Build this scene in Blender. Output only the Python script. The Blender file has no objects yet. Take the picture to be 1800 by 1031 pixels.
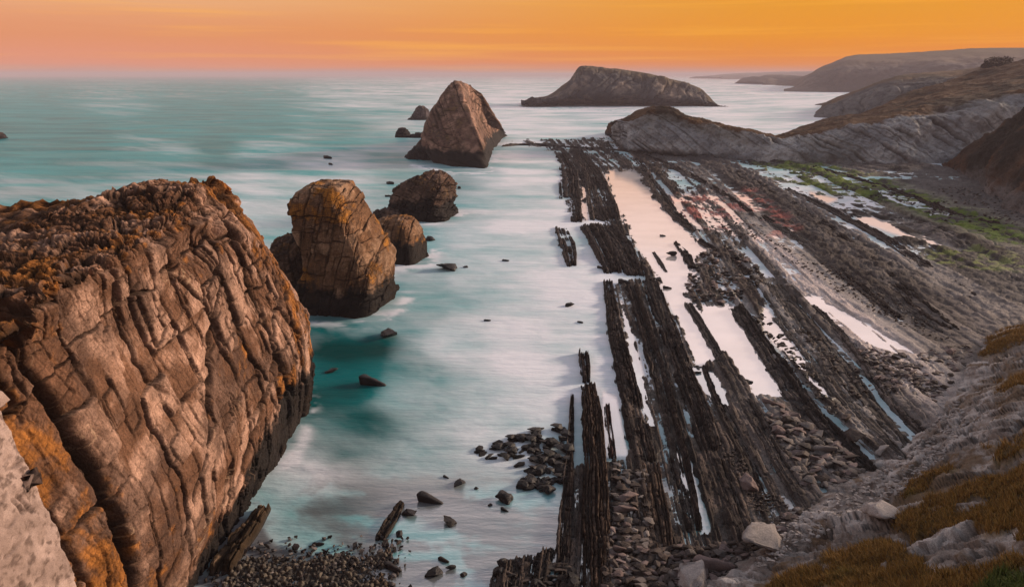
import bpy, bmesh, math, random
import numpy as np
from mathutils import Vector, Matrix

random.seed(7)
RNG = np.random.default_rng(7)
F = 1200.0; CXP = 900.0; CYP = 515.5; H = 40.0
PITCH = math.radians(17.75)
CP, SP = math.cos(PITCH), math.sin(PITCH)
f32 = np.float32

# ------------------------------------------------------------------ view geometry helpers (photo pixel -> point in the place)
def at_z(px, py, z=0.0):
    cx = (np.asarray(px, float) - CXP) / F; cy = (CYP - np.asarray(py, float)) / F
    dy = CP + cy * SP; dz = -SP + cy * CP
    t = (np.asarray(z, float) - H) / dz
    return np.stack([cx * t, dy * t, H + dz * t], -1)
def at_y(px, py, Y):
    cx = (np.asarray(px, float) - CXP) / F; cy = (CYP - np.asarray(py, float)) / F
    dy = CP + cy * SP; dz = -SP + cy * CP
    t = np.asarray(Y, float) / dy
    return np.stack([cx * t, dy * t, H + dz * t], -1)
def proj0(x, y):
    depth = y * CP + H * SP
    up = -H * CP + y * SP
    depth = np.maximum(depth, 0.5)
    return CXP + F * x / depth, CYP - F * up / depth

# ------------------------------------------------------------------ noise
def _h(ix, iy, iz, seed):
    u = np.uint32
    h = ix.astype(u) * u(374761393) + iy.astype(u) * u(668265263) + iz.astype(u) * u(2246822519) + u((seed * 1274126177) & 0xFFFFFFFF)
    h ^= h >> u(13); h *= u(1274126177)
    h ^= h >> u(16); h *= u(2246822519)
    h ^= h >> u(15)
    return (h & u(0xFFFFFF)).astype(f32) / f32(0xFFFFFF)
def h1(i, seed=0):
    z = np.zeros_like(i); return _h(i, z, z, seed)
def vnoise(P, seed=0):
    if len(P) > 40000: return np.concatenate([vnoise(P[i:i + 32768], seed) for i in range(0, len(P), 32768)])
    Q = np.floor(P); fr = (P - Q).astype(f32); Q = Q.astype(np.int64)
    w = fr * fr * fr * (fr * (fr * 6 - 15) + 10)
    out = np.zeros(len(P), f32)
    for dx in (0, 1):
        wx = w[:, 0] if dx else 1 - w[:, 0]
        for dy in (0, 1):
            wy = w[:, 1] if dy else 1 - w[:, 1]
            for dz in (0, 1):
                wz = w[:, 2] if dz else 1 - w[:, 2]
                out += wx * wy * wz * _h(Q[:, 0] + dx, Q[:, 1] + dy, Q[:, 2] + dz, seed)
    return out * 2 - 1
_R = np.array(Matrix.Rotation(0.7, 3, Vector((1, 1.3, 0.4)).normalized()))
def fbm(P, octv=4, seed=0, gain=0.5, lac=2.03):
    P = np.asarray(P)
    if len(P) > 40000: return np.concatenate([fbm(P[i:i + 32768], octv, seed, gain, lac) for i in range(0, len(P), 32768)])
    P = P.astype(float); out = np.zeros(len(P), f32); a = 1.0; s = 0
    for o in range(octv):
        out += f32(a) * vnoise(P, seed + o * 17); s += a
        P = (P @ _R.T) * lac + 3.7; a *= gain
    return out / f32(s) * f32(1.6)
def fb2(x, y, octv=4, seed=0, gain=0.5):
    return fbm(np.stack([x.ravel(), y.ravel(), np.zeros(x.size)], -1), octv, seed, gain).reshape(x.shape)
def voro(P, seed=0, jit=0.9):
    if len(P) > 40000:
        q = [voro(P[i:i + 32768], seed, jit) for i in range(0, len(P), 32768)]
        return tuple(np.concatenate([k[j] for k in q]) for j in range(3))
    Q = np.floor(P).astype(np.int64)
    d1 = np.full(len(P), 9e9, f32); d2 = d1.copy(); cid = np.zeros(len(P), f32)
    for dx in (-1, 0, 1):
        for dy in (-1, 0, 1):
            for dz in (-1, 0, 1):
                cx, cy, cz = Q[:, 0] + dx, Q[:, 1] + dy, Q[:, 2] + dz
                a = _h(cx, cy, cz, seed); b = _h(cx, cy, cz, seed + 1); c = _h(cx, cy, cz, seed + 2)
                d = np.sqrt((cx + .5 + jit * (a - .5) - P[:, 0]) ** 2 + (cy + .5 + jit * (b - .5) - P[:, 1]) ** 2 + (cz + .5 + jit * (c - .5) - P[:, 2]) ** 2).astype(f32)
                m = d < d1
                d2 = np.where(m, d1, np.minimum(d2, d)); cid = np.where(m, a, cid); d1 = np.where(m, d, d1)
    return d1, d2, cid
def cell1(x, seed, jit=0.72):
    k = np.floor(x + .5)
    def b(k):
        return k + jit * (h1(k.astype(np.int64) + (seed if np.isscalar(seed) else seed.astype(np.int64)) * 911, 5) - .5)
    bk = b(k)
    i = np.where(x >= bk, k, k - 1)
    d = np.minimum(np.abs(x - bk), np.minimum(np.abs(x - b(k - 1)), np.abs(b(k + 1) - x)))
    return i.astype(np.int64), d
def joints(a, b, wa, wb, seed):
    """Jointed beds: strips across a, each with its own cross joints along b. Returns random per block, distances to the two edges (m)."""
    i, da = cell1(a / wa, seed)
    off = h1(i, seed + 3) * 37.0
    ln = 0.6 + 0.9 * h1(i, seed + 4)
    j, db = cell1(b / (wb * ln) + off, i + 50)
    r = _h(i, j, np.zeros_like(i), seed + 9)
    return r, da * wa, db * wb * ln
def smooth(e0, e1, x):
    t = np.clip((x - e0) / (e1 - e0), 0, 1); return t * t * (3 - 2 * t)
def mixc(c0, c1, m):
    return c0 + (np.asarray(c1, f32) - c0) * m[..., None]
def sdpoly(u, v, poly):
    d = np.full(u.shape, 1e9); ins = np.zeros(u.shape, bool); n = len(poly)
    for i in range(n):
        x0, y0 = poly[i]; x1, y1 = poly[(i + 1) % n]
        ex, ey = x1 - x0, y1 - y0
        t = np.clip(((u - x0) * ex + (v - y0) * ey) / (ex * ex + ey * ey + 1e-9), 0, 1)
        d = np.minimum(d, np.hypot(u - x0 - t * ex, v - y0 - t * ey))
        if y0 != y1:
            c = ((y0 > v) != (y1 > v)) & (u < (x1 - x0) * (v - y0) / (y1 - y0) + x0)
            ins ^= c
    return np.where(ins, -d, d)

# ------------------------------------------------------------------ splines and meshes
def cr(pts, n, closed=False, uneven=None):
    """Catmull-Rom through pts (K,...) sampled at n places."""
    pts = np.asarray(pts, float); K = len(pts)
    t = np.linspace(0, K if closed else K - 1, n, endpoint=not closed) if uneven is None else uneven
    i = np.floor(t).astype(int)
    if not closed: i = np.clip(i, 0, K - 2)
    w = (t - i).reshape((-1,) + (1,) * (pts.ndim - 1))
    if closed: g = lambda k: pts[k % K]
    else:
        ext = np.concatenate([[2 * pts[0] - pts[1]], pts, [2 * pts[-1] - pts[-2]]]); g = lambda k: ext[np.clip(k + 1, 0, K + 1)]
    p0, p1, p2, p3 = g(i - 1), g(i), g(i + 1), g(i + 2)
    return 0.5 * (2 * p1 + (p2 - p0) * w + (2 * p0 - 5 * p1 + 4 * p2 - p3) * w ** 2 + (3 * p1 - p0 - 3 * p2 + p3) * w ** 3)
def lin(pts, n, closed=False):
    """Samples a polyline evenly by length."""
    pts = np.asarray(pts, float)
    if closed: pts = np.concatenate([pts, pts[:1]])
    L = np.concatenate([[0], np.cumsum(np.linalg.norm(np.diff(pts, axis=0), axis=1))])
    t = np.linspace(0, L[-1], n, endpoint=not closed)
    return np.stack([np.interp(t, L, pts[:, k]) for k in range(pts.shape[1])], -1)
def normals(G, wrap):
    if wrap: du = np.roll(G, -1, 1) - np.roll(G, 1, 1)
    else: du = np.gradient(G, axis=1)
    dv = np.gradient(G, axis=0)
    n = np.cross(du, dv); n /= np.linalg.norm(n, axis=2, keepdims=True) + 1e-9
    return n
def mesh_from(name, V, Fc, col=None, flat=False):
    me = bpy.data.meshes.new(name)
    V = np.ascontiguousarray(V, f32); Fc = np.ascontiguousarray(Fc, np.int32); k = Fc.shape[1]
    me.vertices.add(len(V)); me.vertices.foreach_set('co', V.ravel())
    me.loops.add(Fc.size); me.loops.foreach_set('vertex_index', Fc.ravel())
    me.polygons.add(len(Fc)); me.polygons.foreach_set('loop_start', np.arange(0, Fc.size, k, dtype=np.int32))
    me.polygons.foreach_set('use_smooth', np.full(len(Fc), not flat))
    me.update(calc_edges=True)
    if col is not None:
        a = me.attributes.new('Col', 'FLOAT_COLOR', 'POINT')
        a.data.foreach_set('color', np.ascontiguousarray(col, f32).ravel())
    return me
def grid_faces(nr, nc, wrap):
    r = np.arange(nr - 1)[:, None]; c = np.arange(nc if wrap else nc - 1)[None, :]; c2 = (c + 1) % nc
    return np.stack([r * nc + c, r * nc + c2, (r + 1) * nc + c2, (r + 1) * nc + c], -1).reshape(-1, 4)
def link(name, me, mat, parent=None, label=None, cat=None, group=None, kind=None):
    o = bpy.data.objects.new(name, me)
    bpy.context.scene.collection.objects.link(o)
    if mat is not None and me is not None and not me.materials: me.materials.append(mat)
    if parent is not None: o.parent = parent
    for k, v in (('label', label), ('category', cat), ('group', group), ('kind', kind)):
        if v: o[k] = v
    return o

# ------------------------------------------------------------------ materials
def new_mat(name):
    m = bpy.data.materials.new(name); m.use_nodes = True
    m.node_tree.nodes.clear()
    return m, m.node_tree.nodes, m.node_tree.links
def rock_mat(name, scale=1.0, bump=0.5, dist=0.15, rough=0.85, var=0.35, attr=True, color=(.2, .15, .12), randomize=0.0, spec=0.15, stretch=(1, 1, 1)):
    m, N, L = new_mat(name)
    out = N.new('ShaderNodeOutputMaterial'); b = N.new('ShaderNodeBsdfPrincipled'); L.new(b.outputs[0], out.inputs[0])
    geo = N.new('ShaderNodeNewGeometry') if attr else N.new('ShaderNodeTexCoord')
    mp = N.new('ShaderNodeMapping'); mp.inputs['Scale'].default_value = stretch
    L.new(geo.outputs['Position' if attr else 'Object'], mp.inputs[0])
    if attr:
        at = N.new('ShaderNodeAttribute'); at.attribute_name = 'Col'; csock = at.outputs['Color']
    else:
        rg = N.new('ShaderNodeRGB'); rg.outputs[0].default_value = (*color, 1); csock = rg.outputs[0]
    n1 = N.new('ShaderNodeTexNoise'); n1.inputs['Scale'].default_value = 1.3 * scale; n1.inputs['Detail'].default_value = 8; n1.inputs['Roughness'].default_value = .65
    n2 = N.new('ShaderNodeTexNoise'); n2.inputs['Scale'].default_value = 6 * scale; n2.inputs['Detail'].default_value = 6; n2.inputs['Roughness'].default_value = .7
    vo = N.new('ShaderNodeTexVoronoi'); vo.feature = 'DISTANCE_TO_EDGE'; vo.inputs['Scale'].default_value = 1.1 * scale
    L.new(mp.outputs[0], n1.inputs[0]); L.new(mp.outputs[0], n2.inputs[0])
    wrp = N.new('ShaderNodeVectorMath'); wrp.operation = 'MULTIPLY_ADD'; wrp.inputs[1].default_value = (.6, .6, .6)
    L.new(n1.outputs['Color'], wrp.inputs[0]); L.new(mp.outputs[0], wrp.inputs[2]); L.new(wrp.outputs[0], vo.inputs[0])
    mr = N.new('ShaderNodeMapRange'); mr.inputs[1].default_value = .3; mr.inputs[2].default_value = .7; mr.inputs[3].default_value = 1 - var; mr.inputs[4].default_value = 1 + var
    L.new(n2.outputs[0], mr.inputs[0])
    last = mr.outputs[0]
    if randomize:
        oi = N.new('ShaderNodeObjectInfo'); r2 = N.new('ShaderNodeMapRange'); r2.inputs[3].default_value = 1 - randomize; r2.inputs[4].default_value = 1 + randomize
        L.new(oi.outputs['Random'], r2.inputs[0]); mm = N.new('ShaderNodeMath'); mm.operation = 'MULTIPLY'
        L.new(last, mm.inputs[0]); L.new(r2.outputs[0], mm.inputs[1]); last = mm.outputs[0]
    vm = N.new('ShaderNodeVectorMath'); vm.operation = 'SCALE'; L.new(csock, vm.inputs[0]); L.new(last, vm.inputs['Scale'])
    L.new(vm.outputs[0], b.inputs['Base Color'])
    ve = N.new('ShaderNodeMapRange'); ve.inputs[2].default_value = .08; L.new(vo.outputs['Distance'], ve.inputs[0])
    a1 = N.new('ShaderNodeMath'); a1.operation = 'MULTIPLY_ADD'; a1.inputs[1].default_value = .35; L.new(n2.outputs[0], a1.inputs[0])
    L.new(n1.outputs[0], a1.inputs[2])
    a2 = N.new('ShaderNodeMath'); a2.operation = 'MULTIPLY_ADD'; a2.inputs[1].default_value = .12; L.new(ve.outputs[0], a2.inputs[0]); L.new(a1.outputs[0], a2.inputs[2])
    bp = N.new('ShaderNodeBump'); bp.inputs['Strength'].default_value = bump; bp.inputs['Distance'].default_value = dist
    L.new(a2.outputs[0], bp.inputs['Height']); L.new(bp.outputs[0], b.inputs['Normal'])
    b.inputs['Specular IOR Level'].default_value = spec
    if attr:   # alpha of the attribute = wetness
        wr = N.new('ShaderNodeMapRange'); wr.inputs[3].default_value = rough; wr.inputs[4].default_value = .22; L.new(at.outputs['Alpha'], wr.inputs[0])
        L.new(wr.outputs[0], b.inputs['Roughness'])
        ws = N.new('ShaderNodeMapRange'); ws.inputs[3].default_value = spec; ws.inputs[4].default_value = .9; L.new(at.outputs['Alpha'], ws.inputs[0]); ws.inputs[4].default_value = .6
        L.new(ws.outputs[0], b.inputs['Specular IOR Level'])
    else: b.inputs['Roughness'].default_value = rough
    return m

M_stack = rock_mat('weathered_stack_rock', 1.0, .8, .25, .95, .45, spec=.12)
M_far = rock_mat('distant_cliff_rock', .12, .8, 1.6, .95, .3)
M_reef = rock_mat('reef_strata_rock', 1.6, .9, .14, .85, .55, spec=.07)
M_shore = rock_mat('shore_platform_rock', 1.2, .9, .22, .8, .5, spec=.1)
M_slope = rock_mat('cliff_slope_rock', 2.2, .9, .12, .95, .4)

# ------------------------------------------------------------------ camera
cam = bpy.data.cameras.new('camera'); cam.sensor_width = 36; cam.lens = 24; cam.clip_end = 90000; cam.clip_start = .3
co = bpy.data.objects.new('camera', cam); bpy.context.scene.collection.objects.link(co)
co.location = (0, 0, H); co.rotation_euler = (math.pi / 2 - PITCH, 0, 0)
bpy.context.scene.camera = co

# ------------------------------------------------------------------ light and sky
SUN_AZ = math.radians(70); SUN_EL = math.radians(15)       # azimuth clockwise from the view direction
sd = Vector((math.sin(SUN_AZ) * math.cos(SUN_EL), math.cos(SUN_AZ) * math.cos(SUN_EL), math.sin(SUN_EL)))
sl = bpy.data.lights.new('sun', 'SUN'); sl.energy = 3.9; sl.angle = math.radians(9); sl.color = (1, .76, .56)
so = bpy.data.objects.new('sun', sl); bpy.context.scene.collection.objects.link(so)
so.rotation_euler = (-sd).to_track_quat('-Z', 'Y').to_euler()
w = bpy.data.worlds.new('World'); bpy.context.scene.world = w; w.use_nodes = True
N, L = w.node_tree.nodes, w.node_tree.links; N.clear()
wo = N.new('ShaderNodeOutputWorld')
tc = N.new('ShaderNodeTexCoord'); sx = N.new('ShaderNodeSeparateXYZ'); L.new(tc.outputs['Generated'], sx.inputs[0])
def ramp(stops, src):
    r = N.new('ShaderNodeValToRGB'); e = r.color_ramp.elements
    while len(e) < len(stops): e.new(.5)
    for i, (p, c) in enumerate(stops): e[i].position = p; e[i].color = (*c, 1)
    L.new(src, r.inputs[0]); return r.outputs[0]
# cloud streaks shift the elevation a little
mpw = N.new('ShaderNodeMapping'); mpw.inputs['Scale'].default_value = (2.2, 2.2, 46); L.new(tc.outputs['Generated'], mpw.inputs[0])
nz = N.new('ShaderNodeTexNoise'); nz.inputs['Scale'].default_value = 1.1; nz.inputs['Detail'].default_value = 6; nz.inputs['Roughness'].default_value = .55; L.new(mpw.outputs[0], nz.inputs[0])
msq = N.new('ShaderNodeMath'); msq.operation = 'MULTIPLY_ADD'; msq.inputs[1].default_value = .030; L.new(nz.outputs[0], msq.inputs[0])
ad = N.new('ShaderNodeMath'); ad.operation = 'ADD'; ad.inputs[1].default_value = -.015; L.new(sx.outputs['Z'], ad.inputs[0]); L.new(ad.outputs[0], msq.inputs[2])
el = msq.outputs[0]
HI = [(.16, (.80, .50, .36)), (.26, (.80, .64, .60)), (.42, (.78, .71, .73)), (.62, (.30, .33, .38)), (1, (.16, .20, .26))]
rl = ramp([(0, (.37, .21, .19)), (.012, (.54, .195, .115)), (.05, (.52, .195, .09)), (.09, (.56, .28, .14))] + HI, el)
rr = ramp([(0, (.48, .17, .10)), (.014, (.55, .150, .006)), (.05, (.56, .19, .001)), (.09, (.54, .21, .006))] + HI, el)
azm = N.new('ShaderNodeMapRange'); azm.interpolation_type = 'SMOOTHSTEP'; azm.inputs[1].default_value = -.62; azm.inputs[2].default_value = .42; L.new(sx.outputs['X'], azm.inputs[0])
mx = N.new('ShaderNodeMix'); mx.data_type = 'RGBA'; L.new(azm.outputs[0], mx.inputs[0]); L.new(rl, mx.inputs[6]); L.new(rr, mx.inputs[7])
# bright thin cloud wisps
nz2 = N.new('ShaderNodeTexNoise'); nz2.inputs['Scale'].default_value = 1.6; nz2.inputs['Detail'].default_value = 5
mpw2 = N.new('ShaderNodeMapping'); mpw2.inputs['Scale'].default_value = (1.6, 1.6, 60); mpw2.inputs['Location'].default_value = (3, 1, 2); L.new(tc.outputs['Generated'], mpw2.inputs[0]); L.new(mpw2.outputs[0], nz2.inputs[0])
wm = N.new('ShaderNodeMapRange'); wm.inputs[1].default_value = .52; wm.inputs[2].default_value = .75; wm.inputs[3].default_value = 0; wm.inputs[4].default_value = .45; L.new(nz2.outputs[0], wm.inputs[0])
mx2 = N.new('ShaderNodeMix'); mx2.data_type = 'RGBA'; mx2.inputs[7].default_value = (.72, .33, .02, 1); L.new(wm.outputs[0], mx2.inputs[0]); L.new(mx.outputs[2], mx2.inputs[6])
bk = N.new('ShaderNodeMapRange'); bk.interpolation_type = 'SMOOTHSTEP'; bk.inputs[1].default_value = -.75; bk.inputs[2].default_value = .25; bk.inputs[3].default_value = .38; bk.inputs[4].default_value = 1.05; L.new(sx.outputs['Y'], bk.inputs[0])
bg = N.new('ShaderNodeBackground'); L.new(bk.outputs[0], bg.inputs[1]); L.new(mx2.outputs[2], bg.inputs[0])
sky = N.new('ShaderNodeTexSky'); sky.sky_type = 'NISHITA'; sky.sun_disc = False; sky.sun_elevation = SUN_EL; sky.sun_rotation = SUN_AZ
bg2 = N.new('ShaderNodeBackground'); bg2.inputs[1].default_value = .002; L.new(sky.outputs[0], bg2.inputs[0])
ads = N.new('ShaderNodeAddShader'); L.new(bg.outputs[0], ads.inputs[0]); L.new(bg2.outputs[0], ads.inputs[1]); L.new(ads.outputs[0], wo.inputs[0])
vs = bpy.context.scene.view_settings; vs.view_transform = 'Standard'; vs.look = 'None'; vs.exposure = .5; vs.gamma = 1

# ------------------------------------------------------------------ sea
POOLS = dict(
 channel=[(1062, 300), (1120, 296), (1150, 345), (1215, 415), (1245, 432), (1222, 500), (1205, 520), (1240, 550), (1290, 610), (1240, 640), (1225, 640), (1190, 560), (1155, 490), (1100, 400), (1075, 345)],
 pond=[(1228, 538), (1285, 535), (1332, 610), (1382, 697), (1325, 697), (1280, 630)],
 tarn=[(1212, 640), (1255, 650), (1288, 714), (1262, 714), (1235, 685)],
 strip=[(1318, 525), (1348, 545), (1405, 622), (1482, 712), (1446, 700), (1395, 640), (1350, 590)],
 shelf=[(1405, 515), (1450, 525), (1540, 580), (1612, 618), (1590, 625), (1490, 600), (1440, 560)],
 run=[(1092, 530), (1106, 560), (1128, 650), (1154, 752), (1140, 752), (1110, 650)],
 rill=[(1192, 775), (1206, 790), (1244, 938), (1228, 935), (1186, 800)],
 blush=[(1170, 345), (1330, 338), (1410, 405), (1340, 425), (1200, 392)],
 glint=[(1425, 338), (1470, 350), (1455, 356), (1425, 345)],
 gleam=[(1500, 375), (1600, 398), (1700, 432), (1690, 442), (1600, 418), (1515, 390)],
 gap=[(1062, 690), (1082, 700), (1102, 800), (1068, 800), (1058, 740)],
 slit=[(1020, 305), (1026, 305), (1032, 385), (1018, 385)],
)
SEA = np.array([(-300,150,.3,.2),(-300,260,.15,.35),(0,150,.25,.2),(0,200,.1,.3),(0,260,.15,.35),(0,320,.3,.3),(200,180,.35,.2),(300,230,.1,.4),(300,270,.45,.2),(300,300,.4,.25),(450,220,.1,.35),(450,280,.6,.1),
 (440,350,.6,.1),(460,410,.45,.2),(600,230,.2,.3),(600,300,.65,.1),(620,170,.6,.1),(800,150,.6,.1),(900,180,.8,0),(950,220,.85,0),(900,300,.85,0),(900,400,.9,0),(770,310,.25,.3),(820,420,.8,0),(740,500,.4,.3),(700,470,.25,.4),
 (720,560,.4,.3),(580,575,.1,.8),(600,620,0,1),(660,610,.08,.95),(560,700,.05,.8),(650,740,.08,.8),(600,800,.2,.6),(620,680,.05,.9),(720,640,.3,.5),(700,700,.45,.2),(790,600,.8,0),(900,600,.95,0),(1000,500,.95,0),(950,700,.9,0),(850,750,.7,.1),(750,800,.5,.2),
 (540,760,.2,.5),(640,562,.5,.3),(690,545,.6,.1),(600,568,.3,.6),(705,500,.45,.2),(520,850,.7,.1),(470,900,.6,.2),(720,300,.3,.3),(800,312,.3,.4),(860,300,.5,.2),(0,225,.1,.5),(150,245,.05,.5),(250,262,.3,.3),(200,330,.35,.3),(380,255,.1,.5),(530,830,.75,.2),(520,900,.35,.4),(700,860,.42,.1),(640,900,.22,.2),(800,900,.42,0),(900,950,.42,0),(900,1010,.4,0),(1400,180,.9,0),(1300,220,.9,0),(1000,150,.7,0),(1100,600,.9,0),(1300,500,.9,0),(1600,500,.8,0)], float)
def build_sea():
    th = np.concatenate([np.linspace(-80, -39, 30, endpoint=False), np.linspace(-39, 39, 900), np.linspace(39.5, 80, 30)])
    r = np.concatenate([[2, 15], np.geomspace(30, 1500, 620), np.geomspace(1520, 30000, 90)])
    T, R = np.meshgrid(np.radians(th), r)
    X, Y = R * np.sin(T), R * np.cos(T)
    u, v = proj0(X, np.maximum(Y, 1))
    v = np.minimum(v, 1200)
    num = np.zeros(u.shape + (2,)); den = np.zeros(u.shape)
    for a, b, fo, de in SEA:
        wgt = 1 / ((u - a) ** 2 + ((v - b) * 1.7) ** 2 + 500) ** 1.6
        den += wgt; num[..., 0] += wgt * fo; num[..., 1] += wgt * de
    foam = num[..., 0] / den; deep = num[..., 1] / den
    scl = np.maximum(R / 90, .6) ** .75
    s1 = fb2(X / 11 / scl, Y / 2.2 / scl + .3 * np.sin(X / 40), 5, 3, .6)
    s2 = fb2(X / 45 + .02 * Y, Y / 9, 4, 8)
    s3 = fb2(X / 5 + fb2(X / 8, Y / 8, 2, 4) * 1.2, Y / 3, 4, 12)
    near = smooth(300, 90, R)
    fk = np.clip(.25 + 1.5 * foam, .3, 1.1)
    foam = foam - .06 * (1 - near) + fk * (s1 * .34 + s2 * .24) * (1 - .4 * near) + fk * s3 * .10 * near
    for W_ in ([(515, 556), (560, 564), (640, 566), (702, 554), (716, 522)], [(552, 690), (536, 770), (495, 835), (445, 895)], [(690, 470), (755, 462), (768, 432)], [(665, 392), (745, 398), (818, 374)], [(725, 292), (765, 298), (800, 304), (862, 301), (874, 272)], [(1060, 490), (1072, 600), (1092, 700)], [(916, 189), (1100, 194), (1280, 191)]):
        dd = np.full(u.shape, 1e9)
        for (x0, y0), (x1, y1) in zip(W_[:-1], W_[1:]):
            ex, ey = x1 - x0, y1 - y0; t_ = np.clip(((u - x0) * ex + (v - y0) * ey) / (ex * ex + ey * ey), 0, 1)
            dd = np.minimum(dd, np.hypot(u - x0 - t_ * ex, (v - y0 - t_ * ey) * 1.3))
        wr_ = 14 if W_[0][1] > 450 else 5
        foam = foam + .65 * np.exp(-(dd / wr_) ** 2) * smooth(-.25, .45, s3 + .4 * s1) 
    foam = foam - .16 * np.exp(-((u - 620) / 110) ** 2 - ((v - 650) / 110) ** 2)
    foam = foam - .20 * smooth(800, 500, u) * smooth(330, 300, v)
    calm = np.clip(smooth(930, 1010, u) * smooth(235, 300, v), 0, 1)
    pool = np.zeros(u.shape)
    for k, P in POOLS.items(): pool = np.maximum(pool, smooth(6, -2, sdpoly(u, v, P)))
    pool = np.maximum(pool, smooth(820, 900, v) * smooth(560, 760, u) * .55)
    foam = np.clip(foam, 0, 1); deep = np.clip(deep + .25 * s2 * (deep > .05), 0, 1)
    c = np.zeros(u.shape + (3,), f32) + np.array((.0, .31, .35), f32)
    c = mixc(c, (.0, .045, .046), deep)
    c = mixc(c, (.76, .79, .88), foam)
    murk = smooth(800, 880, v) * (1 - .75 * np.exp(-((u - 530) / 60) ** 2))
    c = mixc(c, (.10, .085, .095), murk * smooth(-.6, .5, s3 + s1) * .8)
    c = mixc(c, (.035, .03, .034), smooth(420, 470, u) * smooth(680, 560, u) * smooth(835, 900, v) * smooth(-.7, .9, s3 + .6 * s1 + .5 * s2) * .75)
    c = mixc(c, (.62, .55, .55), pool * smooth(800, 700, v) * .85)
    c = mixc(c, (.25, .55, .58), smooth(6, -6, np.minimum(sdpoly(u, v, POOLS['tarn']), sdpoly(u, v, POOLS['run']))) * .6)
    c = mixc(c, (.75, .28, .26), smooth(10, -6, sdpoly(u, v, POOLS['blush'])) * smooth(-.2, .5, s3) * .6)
    c = c * (1 + (.10 * s3 + .06 * s1) * pool)[..., None]
    Z = (s1 * .05 + s3 * .03) * (1 - pool) * np.minimum(1, R / 200)
    # low swell lines far out
    Z = Z + .35 * np.sin(Y / 9 + fb2(X / 80, Y / 60, 3, 31) * 4) * smooth(150, 400, R) * (1 - pool) * smooth(3000, 1200, R)
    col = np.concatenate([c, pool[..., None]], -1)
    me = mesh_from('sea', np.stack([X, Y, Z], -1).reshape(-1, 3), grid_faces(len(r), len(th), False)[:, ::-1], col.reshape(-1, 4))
    m, N, L = new_mat('sea_water')
    out = N.new('ShaderNodeOutputMaterial'); b = N.new('ShaderNodeBsdfPrincipled')
    at = N.new('ShaderNodeAttribute'); at.attribute_name = 'Col'; L.new(at.outputs['Color'], b.inputs['Base Color'])
    b.inputs['Specular IOR Level'].default_value = .13; b.inputs['Specular Tint'].default_value = (.72, .92, 1, 1); b.inputs['Roughness'].default_value = .4; b.inputs['IOR'].default_value = 1.33
    geo = N.new('ShaderNodeNewGeometry')
    mp = N.new('ShaderNodeMapping'); mp.inputs['Scale'].default_value = (.12, .45, 1); L.new(geo.outputs['Position'], mp.inputs[0])
    n = N.new('ShaderNodeTexNoise'); n.inputs['Scale'].default_value = 1; n.inputs['Detail'].default_value = 7; n.inputs['Roughness'].default_value = .6; L.new(mp.outputs[0], n.inputs[0])
    bp = N.new('ShaderNodeBump'); bp.inputs['Distance'].default_value = .7
    st = N.new('ShaderNodeMapRange'); st.inputs[3].default_value = .55; st.inputs[4].default_value = .03; L.new(at.outputs['Alpha'], st.inputs[0]); L.new(st.outputs[0], bp.inputs['Strength'])
    L.new(n.outputs[0], bp.inputs['Height']); L.new(bp.outputs[0], b.inputs['Normal'])
    g = N.new('ShaderNodeBsdfGlossy'); g.inputs['Roughness'].default_value = .06; g.inputs['Color'].default_value = (.97, .92, .93, 1); L.new(bp.outputs[0], g.inputs['Normal'])
    ms = N.new('ShaderNodeMixShader'); mu = N.new('ShaderNodeMath'); mu.operation = 'MULTIPLY'; mu.inputs[1].default_value = .5; L.new(at.outputs['Alpha'], mu.inputs[0])
    L.new(mu.outputs[0], ms.inputs[0]); L.new(b.outputs[0], ms.inputs[1]); L.new(g.outputs[0], ms.inputs[2]); L.new(ms.outputs[0], out.inputs[0])
    link('sea', me, m, kind='structure')
build_sea()

# ------------------------------------------------------------------ rock carving shared by the stacks
def cell1b(x, seed, jit=0.72):
    i, d = cell1(x, seed, jit)
    def b(k): return k + jit * (h1(k + (seed if np.isscalar(seed) else seed.astype(np.int64)) * 911, 5) - .5)
    lo, hi = b(i), b(i + 1)
    return i, d, (x - lo) / (hi - lo) - .5
def facets(a, b, wa, wb, seed, var=1.2):
    """Blocks bounded by straight joints; every block has its own level and its own tilt."""
    i, da, ua = cell1b(a / wa, seed)
    ln = .45 + var * h1(i, seed + 4) ** 1.5
    j, db, ub = cell1b(b / (wb * ln) + h1(i, seed + 3) * 37., i + 50)
    z = np.zeros_like(i)
    r = _h(i, j, z, seed + 9); t1 = _h(i, j, z, seed + 10) - .5; t2 = _h(i, j, z, seed + 11) - .5
    col = h1(i, seed + 12) - .5
    return r, (r - .5) + .7 * col, t1 * ua * 1.3 + t2 * ub * 1.1, da * wa, db * wb * ln
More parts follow.
